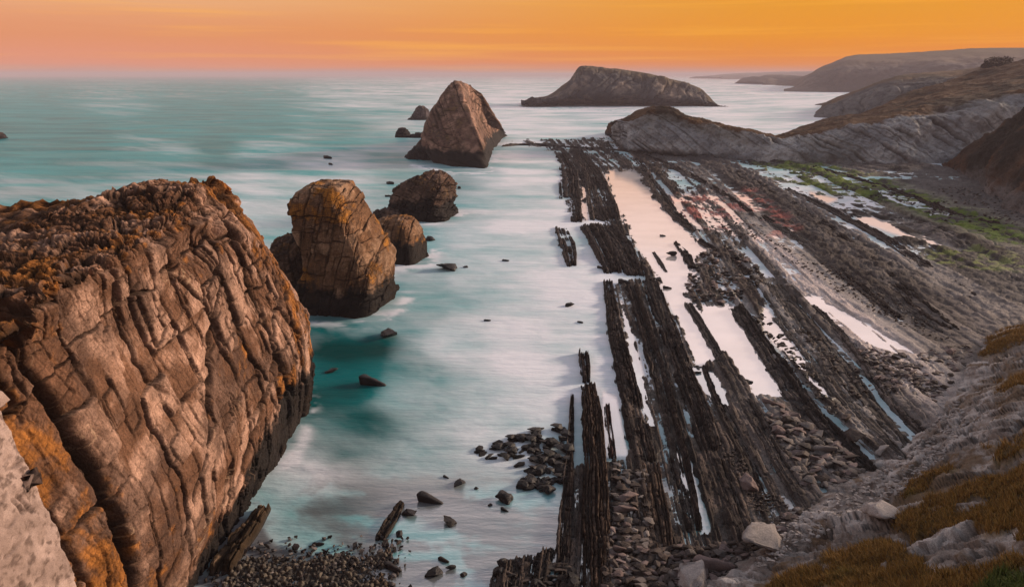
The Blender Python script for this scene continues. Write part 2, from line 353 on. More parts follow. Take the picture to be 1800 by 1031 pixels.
def rock_detail(P, a, b, amp, wa, wb, seed, crack=1.0, blocky=0.0):
    """P (N,3) metres; a across the joints, b along them. Returns displacement (m), crack mask and two random tones."""
    w1 = fbm(P / (wa * 2.5), 3, seed + 1); w2 = fbm(P / (wb * .9), 3, seed + 2); w3 = fbm(P / (wa * .22), 3, seed + 3, .6)
    a1 = a + w1 * wa * .13 + w3 * wa * .03; b1 = b + w2 * wb * .10 + w3 * wa * .03 + .12 * a
    r, s1, t1, da, db = facets(a1, b1, wa, wb, seed)
    r2, s2, t2, da2, db2 = facets(a1 + 3.1, b1 - .2 * a, wa * .37, wb * .40, seed + 30)
    r3, s3, t3, da3, db3 = facets(a1 * .97 + .3 * b1, b1 * .95 - .3 * a1, wa * .15, wa * .22, seed + 60)
    m1 = smooth(-.35, .15, fbm(P / (wa * 1.8), 2, seed + 7)); m2 = smooth(-.25, .25, fbm(P / (wa * 1.1), 2, seed + 8)); m3 = smooth(-.2, .4, fbm(P / (wa * 1.4) + 9, 2, seed + 18))
    wd = wa * (.020 + .028 * smooth(-.3, .6, fbm(P / wa, 3, seed + 70)))
    ck = np.maximum(np.exp(-(da / wd) ** 2) * (.3 + .7 * m3), np.exp(-(db / (wd * .8)) ** 2) * (.15 + .85 * m1))
    ck2 = np.maximum(np.exp(-(da2 / (wd * .6)) ** 2), np.exp(-(db2 / (wd * .5)) ** 2) * .9) * m2
    ck3 = np.maximum(np.exp(-(da3 / (wd * .35)) ** 2), np.exp(-(db3 / (wd * .3)) ** 2)) * m1 * .5
    D = amp * (.62 * s1 + .38 * t1 + .42 * s2 * (.3 + m2) + .25 * t2 + .13 * s3 * m1 + .1 * t3)
    D = D + amp * .30 * fbm(P / (wa * 2.6), 4, seed + 11, .5) + amp * .09 * fbm(P / (wa * .2), 5, seed + 12, .7)
    D = D - crack * amp * (.95 * ck + .38 * ck2 + .12 * ck3)
    if blocky:
        d1, d2, cid = voro(P / (wa * .62), seed + 20)
        D = D + blocky * ((cid - .5) * .9 + .55 * smooth(0, .35, d2 - d1) - .3)
    return D, np.clip(np.maximum(ck, np.maximum(.75 * ck2, .5 * ck3)), 0, 1), r, r2
def palette(P, ck, r, cols, seed, z_dark=1.5, ochre=.3, ochre_bias=None, crack_col=(.028, .016, .010)):
    n1 = fbm(P / 3.5, 5, seed + 40, .6); n2 = fbm(P / 1.2, 4, seed + 41, .6); n3 = fbm(P / 6 + 7, 5, seed + 42, .6)
    c = np.zeros((len(P), 3), f32) + np.array(cols[0], f32)
    c = mixc(c, cols[1], smooth(-.2, .45, .75 * n1 + (r - .5) * .9))
    c = mixc(c, cols[2], smooth(.0, .6, n3 + .5 * n2) * .8)
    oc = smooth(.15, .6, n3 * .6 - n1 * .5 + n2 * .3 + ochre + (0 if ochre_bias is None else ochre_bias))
    c = mixc(c, cols[3], oc * .8)
    c = mixc(c, crack_col, np.clip(ck, 0, 1) ** .5 * .94)  # crack colour holds mineral dirt and the painted-in shade of the crevices
    c = c * (1 + .38 * n2[:, None]) * (1 + .22 * n1[:, None])
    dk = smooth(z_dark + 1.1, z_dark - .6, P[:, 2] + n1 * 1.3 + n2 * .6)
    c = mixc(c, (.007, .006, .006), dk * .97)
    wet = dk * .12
    return np.concatenate([np.maximum(c, .004), wet[:, None]], 1)

TAN = [(.14, .070, .042), (.34, .205, .150), (.060, .034, .025), (.30, .115, .025)]
BRN = [(.15, .078, .042), (.27, .165, .105), (.065, .036, .022), (.36, .15, .025)]
GRY = [(.15, .085, .065), (.29, .175, .13), (.085, .058, .05), (.18, .11, .055)]

def loft_stack(name, foot, levels, wa, wb, amp, cols, seed, label, nc=420, nr=260, lean=(.2, 0), tiltb=(0, 0), z_dark=1.5, ochre=0., top=None, blocky_top=.6, joint_axis=(1, 0), cat='sea stack', group='sea stacks off the reef', sharp=True, crack=1., parent=None, scale_noise=1., rings=None):
    """foot: unit footprint polygon; levels: (py, px_left, px_right, distance, half_depth), base first."""
    ring = lin(foot, nc, True)
    k = 5 if sharp else 21
    for _ in range(3 if sharp else 6): ring = (np.roll(ring, k // 2, 0) + 2 * ring + np.roll(ring, -(k // 2), 0)) / 4
    ring[:, 0] /= np.abs(ring[:, 0]).max()
    L_ = []
    for (py, xl, xr, Y, dep) in (levels or []):
        c = at_y((xl + xr) / 2, py, Y); depth = Y * CP - (c[2] - H) * SP
        L_.append((c[0], c[1], c[2], (xr - xl) / 2 * depth / F, dep))
    if rings is not None:
        RR = np.array([lin(r_, nc, True) for r_ in rings])
        tt = np.linspace(0, len(RR) - 1, nr); i_ = np.clip(np.floor(tt).astype(int), 0, len(RR) - 2); w_ = (tt - i_)[:, None, None]
        G = RR[i_] * (1 - w_) + RR[i_ + 1] * w_
        for _ in range(4): G[:, :] = (np.roll(G, 1, 1) + 2 * G + np.roll(G, -1, 1)) / 4; G[1:-1] = (G[:-2] + 2 * G[1:-1] + G[2:]) / 4
        S = np.zeros(nr)
    else:
      L_ = np.array(L_)
      arc = np.concatenate([[0], np.cumsum(np.linalg.norm(np.diff(L_[:, :3], axis=0), axis=1) + .4 * np.abs(np.diff(L_[:, 3])))]); arc /= arc[-1]
      tt = np.interp(np.linspace(0, 1, nr), arc, np.arange(len(L_)))
      S = cr(L_, nr, uneven=tt) if not sharp else np.stack([np.interp(tt, np.arange(len(L_)), L_[:, k]) for k in range(5)], -1)
      if sharp:
          for _ in range(4): S[1:-1] = (S[:-2] + 2 * S[1:-1] + S[2:]) / 4
      # roof rows
      ncap = max(16, nr // 6); sc = np.linspace(1, 0.01, ncap)[1:]
      last = S[-1]; cap = np.stack([np.array([last[0], last[1], last[2] + (1 - s * s) * min(last[3], last[4]) * (.12 if top is None else top), last[3] * s, last[4] * s]) for s in sc])
      S = np.concatenate([S, cap])
      G = np.stack([S[:, None, 0] + ring[None, :, 0] * S[:, None, 3], S[:, None, 1] + ring[None, :, 1] * S[:, None, 4], np.repeat(S[:, None, 2], nc, 1)], -1)
    n = normals(G, True)
    cen = G.mean((0, 1))
    if (n * (G - cen)).sum() < 0: n = -n
    P = G.reshape(-1, 3); N_ = n.reshape(-1, 3)
    la = joint_axis[0] * P[:, 0] + joint_axis[1] * P[:, 1] + lean[0] * P[:, 2] + seed
    lb = P[:, 2] * 1.0 + tiltb[0] * P[:, 0] + tiltb[1] * P[:, 1]
    D, ck, r, r2 = rock_detail(P, la, lb, amp, wa, wb, seed, crack)
    up = smooth(.25, .8, N_[:, 2])
    if blocky_top:
        d1, d2, cid = voro(P / (wa * .8), seed + 20)
        D = D + up * blocky_top * ((cid - .5) + .6 * smooth(0, .35, d2 - d1) - .3)
    D = D + amp * .5 * fbm(P / (wa * 4), 3, seed + 60) * scale_noise
    fade = np.ones(len(P))
    P2 = P + N_ * (D * fade)[:, None]
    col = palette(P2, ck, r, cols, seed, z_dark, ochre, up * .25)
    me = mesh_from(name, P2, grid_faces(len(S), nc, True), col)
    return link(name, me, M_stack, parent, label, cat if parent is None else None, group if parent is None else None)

BOX = [(-1, -.35), (-.55, -.8), (.45, -1), (1, -.1), (.75, .8), (-.3, 1), (-.95, .6)]
FACE2 = [(-1, -.55), (.42, -1), (.62, -.85), (1, .35), (.7, .9), (-.6, 1), (-.98, .5)]
ROUND = [(math.cos(t) * (1 + .12 * math.sin(3 * t)), math.sin(t) * (1 + .1 * math.cos(2 * t))) for t in np.linspace(0, 2 * math.pi, 14, endpoint=False)]
PYR = [(-1, .1), (-.55, -.75), (.15, -1), (.7, -.75), (1, .4), (.6, .9), (-.4, 1)]

# ------------------------------------------------------------------ the great near stack
def big_stack():
    # each ring: near end, along the sunny flank (photo face), far corner, back
    def ringpts(z, dx_face, far, backx, near_x=0):
        face = [(-27.0, 10), (-26.9, 22), (-26.6, 32), (-26.2, 42), (-25.9, 52), (-25.6, 62), (-25.8, 71), (-26.3, 78), (-27.8, 83)]
        pts = [(x + dx_face + near_x * max(0, (40 - y) / 30), y + (far if y > 60 else far * y / 60) * (y - 40) / 43, z) for x, y in face]
        fy = 88 + far
        pts += [(-33 + dx_face * .8, fy, z), (backx + 8, fy - 1, z), (backx, fy - 12, z), (backx - 3, 55, z), (backx - 2, 30, z), (backx + 6, 8, z)]
        return pts
    rings = [ringpts(-2.5, .2, 0, -62), ringpts(0, 0, 0, -62), ringpts(5, .9, .8, -62), ringpts(12, .9, .2, -61.5), ringpts(19, -.6, -3.0, -61), ringpts(24, -1.9, -6.0, -61)]
    brow = [(-28.7, 8, 27), (-28.4, 20, 27.3), (-28.0, 31, 27.6), (-27.8, 40, 28.2), (-27.9, 50, 27.2), (-28.6, 59, 27.3), (-29.3, 66, 27.6), (-30.0, 71, 27.4), (-31.2, 75, 27.2),
            (-33, 77.5, 26.8), (-50, 76, 27), (-60, 66, 26), (-63, 52, 25), (-62, 30, 25), (-54, 8, 26)]
    rings.append(brow)
    b = np.array(brow)
    crest_c = np.array([-40, 48, 30.2])
    def inner(s, zf):
        q = b.copy(); q[:, 0] = -41 + (b[:, 0] + 41) * s; q[:, 1] = 50 + (b[:, 1] - 50) * (s * .92 + .08); q[:, 2] = zf(q)
        return q
    def roof(q):
        # matches the photographed crest: high ground at the middle and far side, a step down to the brow
        x, y = q[:, 0], q[:, 1]
        t = np.clip((y - 25) / 45, 0, 1)
        base = 27.6 + 1.2 * t
        hump = 1.9 * np.exp(-((x + 38) / 6) ** 2 - ((y - 66) / 8) ** 2) + .9 * np.exp(-((x + 31) / 3) ** 2 - ((y - 66) / 7) ** 2)
        return base + hump - 1.9 * smooth(-41, -46, x) * smooth(48, 68, y)
    rings += [inner(.93, roof) - np.array([0, 0, .2]), inner(.8, roof), inner(.6, roof), inner(.35, roof), inner(.05, roof)]
    A = np.array(rings)
    nc = 1500
    # dense columns on the side one can see
    K = 15
    knots = np.array([0, 2, 8, 9.6, 15]); cnt = np.array([0, .14, .80, .92, 1.])
    t = np.interp(np.linspace(0, 1, nc, endpoint=False), cnt, knots)
    A = np.stack([cr(a, nc, True, t) for a in A])
    rows = np.interp(np.linspace(0, 1, 860), [0, .04, .62, .70, .93, 1], [0, 1, 5.6, 6.3, 9, 11])
    G = cr(A, len(rows), uneven=rows)
    n = normals(G, True)
    if (n * (G - G.mean((0, 1)))).sum() < 0: n = -n
    P = G.reshape(-1, 3); N_ = n.reshape(-1, 3)
    a = P[:, 1] - .85 * np.minimum(P[:, 0] + 31, 0) + .05 * P[:, 2] + 3
    bb = P[:, 2] * 1.0 - P[:, 1] * .20
    up = smooth(.3, .75, N_[:, 2]) ; up = np.maximum(up, smooth(26.6, 27.8, P[:, 2]))
    D, ck, r, r2 = rock_detail(P, a, bb, .86, 3.4, 5.2, 11, 1.15)
    # a few long deep clefts seen in the photograph
    def cleft(y0, lean_, w, dpt, zlo, zhi, wob, sd_):
        pos = P[:, 1] + lean_ * (P[:, 2] - 14) + wob * fbm(np.stack([P[:, 2] / 5, P[:, 2] * 0, P[:, 2] * 0], 1), 4, sd_)
        return np.exp(-((pos - y0) / w) ** 2) * dpt * smooth(zlo, zlo + 3, P[:, 2]) * smooth(zhi, zhi - 3, P[:, 2]) * (P[:, 0] > -31)
    cl = cleft(37.2, .05, .35, 1.6, 0, 30, .8, 3) + cleft(67, .15, .45, 1.9, -2, 27, 1.6, 4) + cleft(57, .22, .25, .9, 12, 29, 1.1, 5) + cleft(47, .10, .22, .7, 16, 29, 1.0, 6) + cleft(73, .2, .3, 1.0, -2, 24, 1.3, 7) + cleft(61.5, .2, .22, 1.0, 6, 28, 1.1, 9) + cleft(70, .25, .2, .8, 8, 27, .8, 16)
    # one oblique crack running down to the left
    ob = (P[:, 2] - 15) - (P[:, 1] - 52) * .95 + 1.2 * fbm(P / 4, 4, 77)
    obm = np.exp(-(ob / .28) ** 2) * .7 * smooth(38, 42, P[:, 1]) * smooth(66, 62, P[:, 1]) * (P[:, 0] > -31)
    ob2 = (P[:, 2] - 6.5) - (P[:, 1] - 55) * .55 + 1.6 * fbm(P / 5 + 4, 4, 78)
    obm2 = np.exp(-(ob2 / .3) ** 2) * .8 * smooth(44, 48, P[:, 1]) * smooth(76, 70, P[:, 1]) * (P[:, 0] > -31)
    calmf = smooth(26, 24, P[:, 2]) * smooth(0, 6, P[:, 2]) * smooth(64, 56, P[:, 1]) * smooth(36, 39, P[:, 1])
    D = D * (1 - .3 * calmf)
    cl = cl + obm + obm2
    q1 = P[:, 1] * .9 - P[:, 0] * .35 + .5 * fbm(P / 3, 3, 90); q2 = P[:, 0] * .9 + P[:, 1] * .3 + .9 * P[:, 2] + .5 * fbm(P / 3, 3, 91)
    R1, S1, T1, dA, dB = facets(q1, q2, 2.3, 2.9, 310); R2_, S2_, T2_, dA2, dB2 = facets(q1 + 1, q2, .95, 1.2, 330); R3_, S3_, T3_, dA3, dB3 = facets(q1 + .4 * q2, q2 - .4 * q1, .4, .5, 350)
    cu = np.maximum(np.exp(-(np.minimum(dA, dB) / .16) ** 2), .6 * np.exp(-(np.minimum(dA2, dB2) / .09) ** 2))
    hi_ = smooth(-.1, .4, fbm(P / 3.5, 3, 92))
    D = D * (1 - .75 * up) + up * (.60 * S1 + .45 * T1 + (.25 + .2 * hi_) * S2_ + .3 * T2_ + .18 * S3_ - .6 * cu - .45 + .16 * fbm(P / .6, 5, 93, .65))
    # recess below the brow where blocks have come away
    rec = smooth(.1, .5, fbm(P / 4 + 21, 3, 95)) * np.exp(-((P[:, 2] - 25.6) / 1.5) ** 2)
    D = D - 1.1 * rec
    D = D + .45 * fbm(P / 9, 3, 63)
    D = D - cl
    P2 = P + N_ * D[:, None]
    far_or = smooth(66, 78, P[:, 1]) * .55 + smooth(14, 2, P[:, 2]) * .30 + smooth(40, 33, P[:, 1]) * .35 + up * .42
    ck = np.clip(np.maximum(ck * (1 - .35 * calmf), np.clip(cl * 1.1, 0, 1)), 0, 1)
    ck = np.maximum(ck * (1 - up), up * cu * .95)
    dkz = P2.copy(); dkz[:, 2] -= 4.2 * smooth(50, 62, P[:, 1]) * smooth(-32, -28, P[:, 0])  # lifts the black wet band on the far lower flank, painting in shade too
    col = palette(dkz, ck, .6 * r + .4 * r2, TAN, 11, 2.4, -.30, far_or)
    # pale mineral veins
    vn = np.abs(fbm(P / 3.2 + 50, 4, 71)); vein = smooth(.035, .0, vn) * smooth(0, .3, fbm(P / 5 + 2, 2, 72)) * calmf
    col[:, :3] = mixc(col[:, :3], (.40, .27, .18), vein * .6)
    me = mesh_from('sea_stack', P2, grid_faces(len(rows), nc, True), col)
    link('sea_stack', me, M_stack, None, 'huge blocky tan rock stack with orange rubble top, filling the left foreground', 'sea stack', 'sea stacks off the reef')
big_stack()

# pale smooth slab leaning at the lower left
def pale_slab():
    edge = [at_y(-200, 560, 24), at_y(-60, 640, 29), at_y(0, 692, 31.5), at_y(20, 712, 31.5), at_y(60, 790, 31), at_y(85, 840, 30.7), at_y(118, 920, 30.2), at_y(140, 985, 30), at_y(152, 1060, 29.6), at_y(160, 1150, 29)]
    edge = cr(np.array(edge), 420)
    nr, nc = 420, 260
    jag = np.round(fbm(np.stack([np.arange(nr) / 14., np.zeros(nr), np.zeros(nr)], 1)[:420], 3, 5) * 3) / 3 * .16
    G = np.zeros((nr, nc, 3))
    sv = np.linspace(0, 1, nc)
    for i in range(nr):
        e = edge[i]
        # face runs from its far edge back towards the near end of the cliff; a thickness wraps round behind
        run = np.clip(sv / .86, 0, 1) ** 1.1 * 22
        thick = np.clip((.04 - sv) / .04, 0, 1)
        G[i, :, 0] = e[0] + run * -.02 - thick * 2.4
        G[i, :, 1] = e[1] - run + jag[i] * np.exp(-run / .8) + thick * .5
        G[i, :, 2] = e[2] + run * .12
    n = normals(G, False)
    if n[:, nc // 2, 0].mean() < 0: n = -n
    P = G.reshape(-1, 3); N_ = n.reshape(-1, 3)
    pl = P[:, 1] + .12 * P[:, 2] + .5 * fbm(P / 3, 3, 8)
    i_, d_ = cell1(pl / 1.5, 4)
    bb = P[:, 2] + .3 * fbm(P / 1.2, 3, 9)
    j_, e_ = cell1(bb / 1.1 + h1(i_, 2) * 9, i_ + 3)
    ck = np.exp(-(d_ * 1.5 / .11) ** 2) * smooth(-.3, .2, fbm(P / 2, 2, 12)); ck2 = np.exp(-(e_ / .07) ** 2) * smooth(.1, .5, fbm(P / 1.1, 2, 14))
    D = .14 * fbm(P / 2.5, 5, 10, .6) + .07 * fbm(P / .35, 4, 13, .6) - .3 * ck - .10 * ck2 + .1 * (h1(i_, 9) - .5)
    P2 = P + N_ * D[:, None]
    n1 = fbm(P / 1.5, 5, 15, .6); n2 = fbm(P / .3, 4, 16, .6)
    c = np.zeros((len(P), 3), f32) + np.array((.30, .215, .185), f32)
    c = c * .75; c = mixc(c, (.34, .25, .22), smooth(-.3, .5, n1)); c = mixc(c, (.09, .06, .05), smooth(.1, .6, n2) * .8)
    c = mixc(c, (.05, .03, .025), np.maximum(ck * .8, ck2 * .4))
    col = np.concatenate([c, np.zeros((len(P), 1), f32)], 1)
    me = mesh_from('rock_slab', P2, grid_faces(nr, nc, False), col)
    o = link('rock_slab', me, rock_mat('pale_slab_rock', 3.0, .5, .06, .95, .3), None, 'pale pinkish grey slab with a jagged edge, leaning against the near end of the huge stack', 'rock slab')
    md = o.modifiers.new('thickness', 'SOLIDIFY'); md.thickness = .8; md.offset = -1 if True else 1
pale_slab()

# ------------------------------------------------------------------ the other stacks
def Yb(py, z=0.): return float(at_z(900, py, z)[1])
y2 = Yb(545)
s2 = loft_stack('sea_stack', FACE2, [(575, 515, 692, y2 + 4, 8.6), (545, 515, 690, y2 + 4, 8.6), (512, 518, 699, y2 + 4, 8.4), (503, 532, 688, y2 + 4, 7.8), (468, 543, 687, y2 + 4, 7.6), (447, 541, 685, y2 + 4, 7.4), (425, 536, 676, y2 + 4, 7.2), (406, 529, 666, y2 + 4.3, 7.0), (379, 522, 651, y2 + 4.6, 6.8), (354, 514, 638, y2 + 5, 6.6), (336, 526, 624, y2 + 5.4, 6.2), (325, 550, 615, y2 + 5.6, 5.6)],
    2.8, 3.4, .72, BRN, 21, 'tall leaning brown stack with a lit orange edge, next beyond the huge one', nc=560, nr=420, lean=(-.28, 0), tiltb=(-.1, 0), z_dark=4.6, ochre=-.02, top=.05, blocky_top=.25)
loft_stack('sea_rock', ROUND, [(575, 478, 640, y2 + 9, 7), (545, 480, 640, y2 + 9, 7), (500, 474, 620, y2 + 8, 7), (455, 472, 600, y2 + 8, 7), (432, 478, 580, y2 + 9, 6.5), (418, 492, 570, y2 + 10, 5.5)],
    2.0, 2.4, .8, [(.055, .036, .028), (.12, .07, .045), (.03, .022, .02), (.15, .075, .025)], 22, 'low dark brown shoulder rock at the left foot of the tall leaning stack', nc=400, nr=260, z_dark=3.8, ochre=-.1, cat='sea rock', group='rocks standing in the sea')
y3 = Yb(462)
loft_stack('sea_stack', FACE2, [(480, 655, 760, y3 + 4, 7), (462, 655, 755, y3 + 4, 6.8), (448, 662, 752, y3 + 4, 6.3), (430, 665, 750, y3 + 4.5, 6), (405, 660, 742, y3 + 5, 5.6), (390, 662, 732, y3 + 5.5, 5), (383, 680, 726, y3 + 6, 3.4)],
    2.6, 3.4, .42, BRN, 23, 'small squat brown block stack close behind the right side of the leaning one', nc=360, nr=240, lean=(-.2, 0), z_dark=3.8, ochre=-.12, top=.06, blocky_top=.25)
y4 = Yb(388)
loft_stack('sea_stack', FACE2, [(400, 672, 814, y4 + 8, 12), (388, 676, 810, y4 + 8, 11), (374, 682, 808, y4 + 8, 10.5), (360, 684, 800, y4 + 8.5, 10), (345, 690, 802, y4 + 9, 9), (325, 696, 800, y4 + 10, 8), (312, 722, 792, y4 + 11, 6.5), (303, 752, 782, y4 + 12, 4)],
    3.0, 2.2, .95, [(.085, .05, .036), (.16, .10, .075), (.04, .028, .024), (.16, .09, .035)], 24, 'dark brown wedge shaped stack with a peaked top, behind the small squat one', nc=400, nr=260, lean=(-.5, 0), tiltb=(.25, 0), z_dark=5.0, ochre=-.25, top=.06, blocky_top=.3)
loft_stack('sea_rock', ROUND, [(395, 648, 720, y4 - 1, 6), (388, 650, 715, y4 - 1, 5.5), (376, 655, 705, y4, 5), (371, 668, 690, y4, 3)],
    2.4, 1.6, .7, [(.05, .035, .03), (.09, .06, .05), (.03, .024, .022), (.1, .06, .03)], 25, 'flat black ledge rock at the left foot of the wedge shaped stack', nc=240, nr=120, z_dark=1.5, ochre=-.4, cat='sea rock', group='rocks standing in the sea')
y5 = Yb(293)
FAR5 = [(-1, -.2), (-.5, -.7), (.40, -1), (1, .2), (.8, .8), (-.4, 1)]
PB = [(763, 286), (800, 293), (856, 296), (867, 262), (880, 247), (893, 238), (850, 232), (780, 240), (757, 262)]
PT = [(797, 141, 352), (799, 139, 350), (804, 141, 350), (824, 149, 362), (846, 164, 378), (876, 214, 412), (846, 166, 384), (824, 150, 368), (798, 141, 356)]
def pyr_ring(t, dz=0.):
    q = []
    for k, ((bx, by), (tx, ty, tY)) in enumerate(zip(PB, PT)):
        A_ = at_z(bx, by, 0.); B_ = at_y(tx, ty, tY); C_ = A_ * (1 - t) + B_ * t
        bul = {0: -8.5, 8: -8.5, 1: -4.0, 7: -3., 2: 1.5}.get(k, 0) * max(0., math.sin(math.pi * min(1, max(0, t)) ** .62)) - {3: 2.0, 4: 3.0, 6: 3.0}.get(k, 0) * math.sin(math.pi * max(0, min(1, t))) 
        q.append((C_[0] + bul, C_[1] - (2.5 if k in (2,) else 0) * math.sin(math.pi * max(0, min(1, t))), C_[2] + dz))
    return q
top_r = np.array(pyr_ring(1.)); tc = top_r.mean(0)
loft_stack('sea_stack', PYR, None,
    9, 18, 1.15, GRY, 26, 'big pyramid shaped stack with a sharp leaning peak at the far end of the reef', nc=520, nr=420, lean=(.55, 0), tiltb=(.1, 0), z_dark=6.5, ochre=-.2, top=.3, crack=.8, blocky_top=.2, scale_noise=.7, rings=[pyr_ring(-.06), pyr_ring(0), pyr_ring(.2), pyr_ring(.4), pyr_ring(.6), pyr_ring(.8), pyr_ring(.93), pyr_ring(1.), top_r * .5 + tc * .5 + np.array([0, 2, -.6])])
y5b = Yb(282)
loft_stack('sea_rock', PYR, [(286, 703, 775, y5b + 12, 12), (278, 708, 775, y5b + 12, 11), (265, 722, 775, y5b + 13, 10), (245, 735, 775, y5b + 14, 8), (233, 745, 768, y5b + 15, 6), (228, 752, 762, y5b + 16, 3)],
    4, 5, 1.1, [(.08, .052, .045), (.14, .09, .075), (.05, .04, .038), (.1, .07, .04)], 27, 'dark sloping shoulder rock at the left foot of the far pyramid stack', nc=300, nr=180, z_dark=5, ochre=-.4, cat='sea rock', group='rocks standing in the sea')
yr = Yb(212)
loft_stack('sea_rock', PYR, [(216, 712, 760, yr + 10, 12), (211, 716, 757, yr + 10, 11), (203, 723, 756, yr + 11, 10), (193, 730, 752, yr + 12, 8), (187, 734, 744, yr + 13, 4)],
    5, 6, 1.0, [(.05, .04, .045), (.09, .07, .07), (.04, .035, .04), (.07, .05, .04)], 28, 'small domed dark rock in the sea just left of the far pyramid stack', nc=200, nr=120, z_dark=3, ochre=-.5, cat='sea rock', group='rocks standing in the sea')
yr = Yb(243)
loft_stack('sea_rock', ROUND, [(247, 692, 728, yr + 8, 9), (242, 694, 724, yr + 8, 8), (233, 696, 720, yr + 9, 7), (226, 700, 715, yr + 10, 4)],
    4, 4, 1.0, [(.04, .035, .038), (.07, .055, .055), (.03, .03, .032), (.05, .04, .035)], 29, 'low black rounded rock in the sea left of the dark shoulder rock', nc=200, nr=100, z_dark=5, ochre=-.5, cat='sea rock', group='rocks standing in the sea')
loft_stack('sea_rock', ROUND, [(245, 715, 765, yr + 4, 5), (241, 718, 762, yr + 4, 5), (236, 722, 758, yr + 5, 4), (233, 732, 750, yr + 5, 2)],
    4, 4, .7, [(.04, .035, .038), (.06, .05, .05), (.03, .03, .032), (.05, .04, .035)], 30, 'thin flat black reef between the low rounded rock and the pyramid stack', nc=160, nr=60, z_dark=5, ochre=-.5, cat='sea rock', group='rocks standing in the sea')
yr = Yb(245)
loft_stack('sea_rock', ROUND, [(248, -30, 10, yr + 5, 8), (244, -28, 8, yr + 5, 7), (237, -22, 6, yr + 6, 5), (234, -15, 0, yr + 6, 3)],
    4, 4, .9, [(.04, .035, .038), (.07, .055, .055), (.03, .03, .032), (.05, .04, .035)], 31, 'dark rock tip poking in at the left edge of the open sea', nc=160, nr=80, z_dark=2, ochre=-.5, cat='sea rock', group='rocks standing in the sea')

# ------------------------------------------------------------------ hills, headlands and the island
def strip_land(name, cols, nc, nr, detail, colour, kind='structure', mat=None, smoothv=True):
    """cols: per column a list of 3D control points from foot over the top to the back."""
    A = np.array(cols)                                   # (C,K,3)
    B = cr(A, nc)                                        # along
    G = cr(np.swapaxes(B, 0, 1), nr)                     # (nr,nc,3)
    n = normals(G, False)
    if n[:, :, 2].mean() < 0: n = -n
    P = G.reshape(-1, 3); N_ = n.reshape(-1, 3)
    vv = np.repeat(np.linspace(0, 1, nr), nc)
    P2, extra = detail(P, N_, vv)
    me = mesh_from(name, P2, grid_faces(nr, nc, False), colour(P2, N_, vv, extra))
    return link(name, me, mat or M_far, kind=kind)

# island
def island():
    yb = Yb(188)
    lv = [(916, 181, 180), (930, 181, 176), (950, 182, 172), (970, 184, 165), (985, 185, 153), (1003, 186, 140), (1012, 186, 126), (1022, 187, 117), (1060, 187, 119), (1110, 188, 125), (1160, 189, 134), (1200, 189, 145), (1230, 189, 156), (1248, 189, 172), (1262, 189, 185), (1285, 189, 187.5)]
    cols = []
    for x, pb, pt in lv:
        f = at_z(x, pb + .3, -3); Yt = yb + 60
        m = at_y(x, pb - (pb - pt) * .35, yb + 8); m2 = at_y(x, pb - (pb - pt) * .75, yb + 28)
        t = at_y(x, pt, Yt); bk = at_y(x, pt + (pb - pt) * .25, Yt + 60); z0 = at_y(x, pb, Yt + 130); z0[2] = -6
        cols.append([f, m, m2, t, bk, z0])
    def det(P, N_, vv):
        a = P[:, 0] - P[:, 2] * .9 + fbm(P / 40, 3, 1) * 14
        i, d = cell1(a / 15, 3)
        D = 7 * fbm(P / 38, 6, 2, .6) + 5 * (h1(i, 3) - .5) - 2.5 * np.exp(-(d / .08) ** 2)
        D = D * smooth(.62, .45, vv) * smooth(0, 12, P[:, 2] + 4) 
        D += 1.0 * fbm(P / 12, 4, 6, .6)
        return P + N_ * D[:, None], D
    def colr(P, N_, vv, D):
        n1 = fbm(P / 30, 5, 7, .6); n2 = fbm(P / 9, 4, 9, .6)
        c = np.zeros((len(P), 3), f32) + np.array((.06, .06, .066), f32)
        c = mixc(c, (.17, .14, .125), smooth(-.2, .5, n1 + n2 * .4))
        gr = smooth(.40, .52, vv + .06 * n1)
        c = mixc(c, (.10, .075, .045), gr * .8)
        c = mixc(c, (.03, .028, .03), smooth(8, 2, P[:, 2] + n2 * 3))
        return np.concatenate([c * (1 + .2 * n2[:, None]), np.zeros((len(P), 1), f32)], 1)
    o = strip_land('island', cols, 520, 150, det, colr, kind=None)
    o['label'] = 'long humpbacked grey island with cliffs, alone on the sea before the horizon'; o['category'] = 'island'
island()

def far_headland():
    # tip to the right, base then skyline
    lv = [(1378, 159, 157.5), (1393, 159, 154), (1410, 160, 143), (1435, 161, 123), (1462, 162, 111), (1491, 163, 101), (1550, 166, 98), (1613, 170, 95), (1712, 176, 89.5), (1800, 180, 89), (2000, 190, 84), (2500, 200, 78)]
    cols = []
    for x, pb, pt in lv:
        Y = 1750 - (x - 1390) * .5
        f = at_y(x, pb, Y); f[2] = -4
        m = at_y(x, pb + (pt - pb) * .55, Y + 60); m2 = at_y(x, pb + (pt - pb) * .8, Y + 160); t = at_y(x, pt, Y + 380); b = at_y(x, pt + 3, Y + 800)
        z0 = b.copy(); z0[1] += 400; z0[2] = -8
        cols.append([f, m, m2, t, b, z0])
    def det(P, N_, vv):
        D = 16 * fbm(P / 110, 6, 12, .6) * smooth(.55, .3, vv) * smooth(-2, 25, P[:, 2]) + 1.5 * fbm(P / 30, 3, 13)
        return P + N_ * D[:, None], D
    def colr(P, N_, vv, D):
        n1 = fbm(P / 90, 5, 17, .6)
        c = np.zeros((len(P), 3), f32) + np.array((.10, .085, .08), f32)
        c = mixc(c, (.17, .14, .125), smooth(-.3, .5, n1)); c = mixc(c, (.12, .085, .055), smooth(.3, .45, vv + .08 * n1) * .8)
        return np.concatenate([c, np.zeros((len(P), 1), f32)], 1)
    strip_land('far_headland', cols, 420, 120, det, colr)
far_headland()
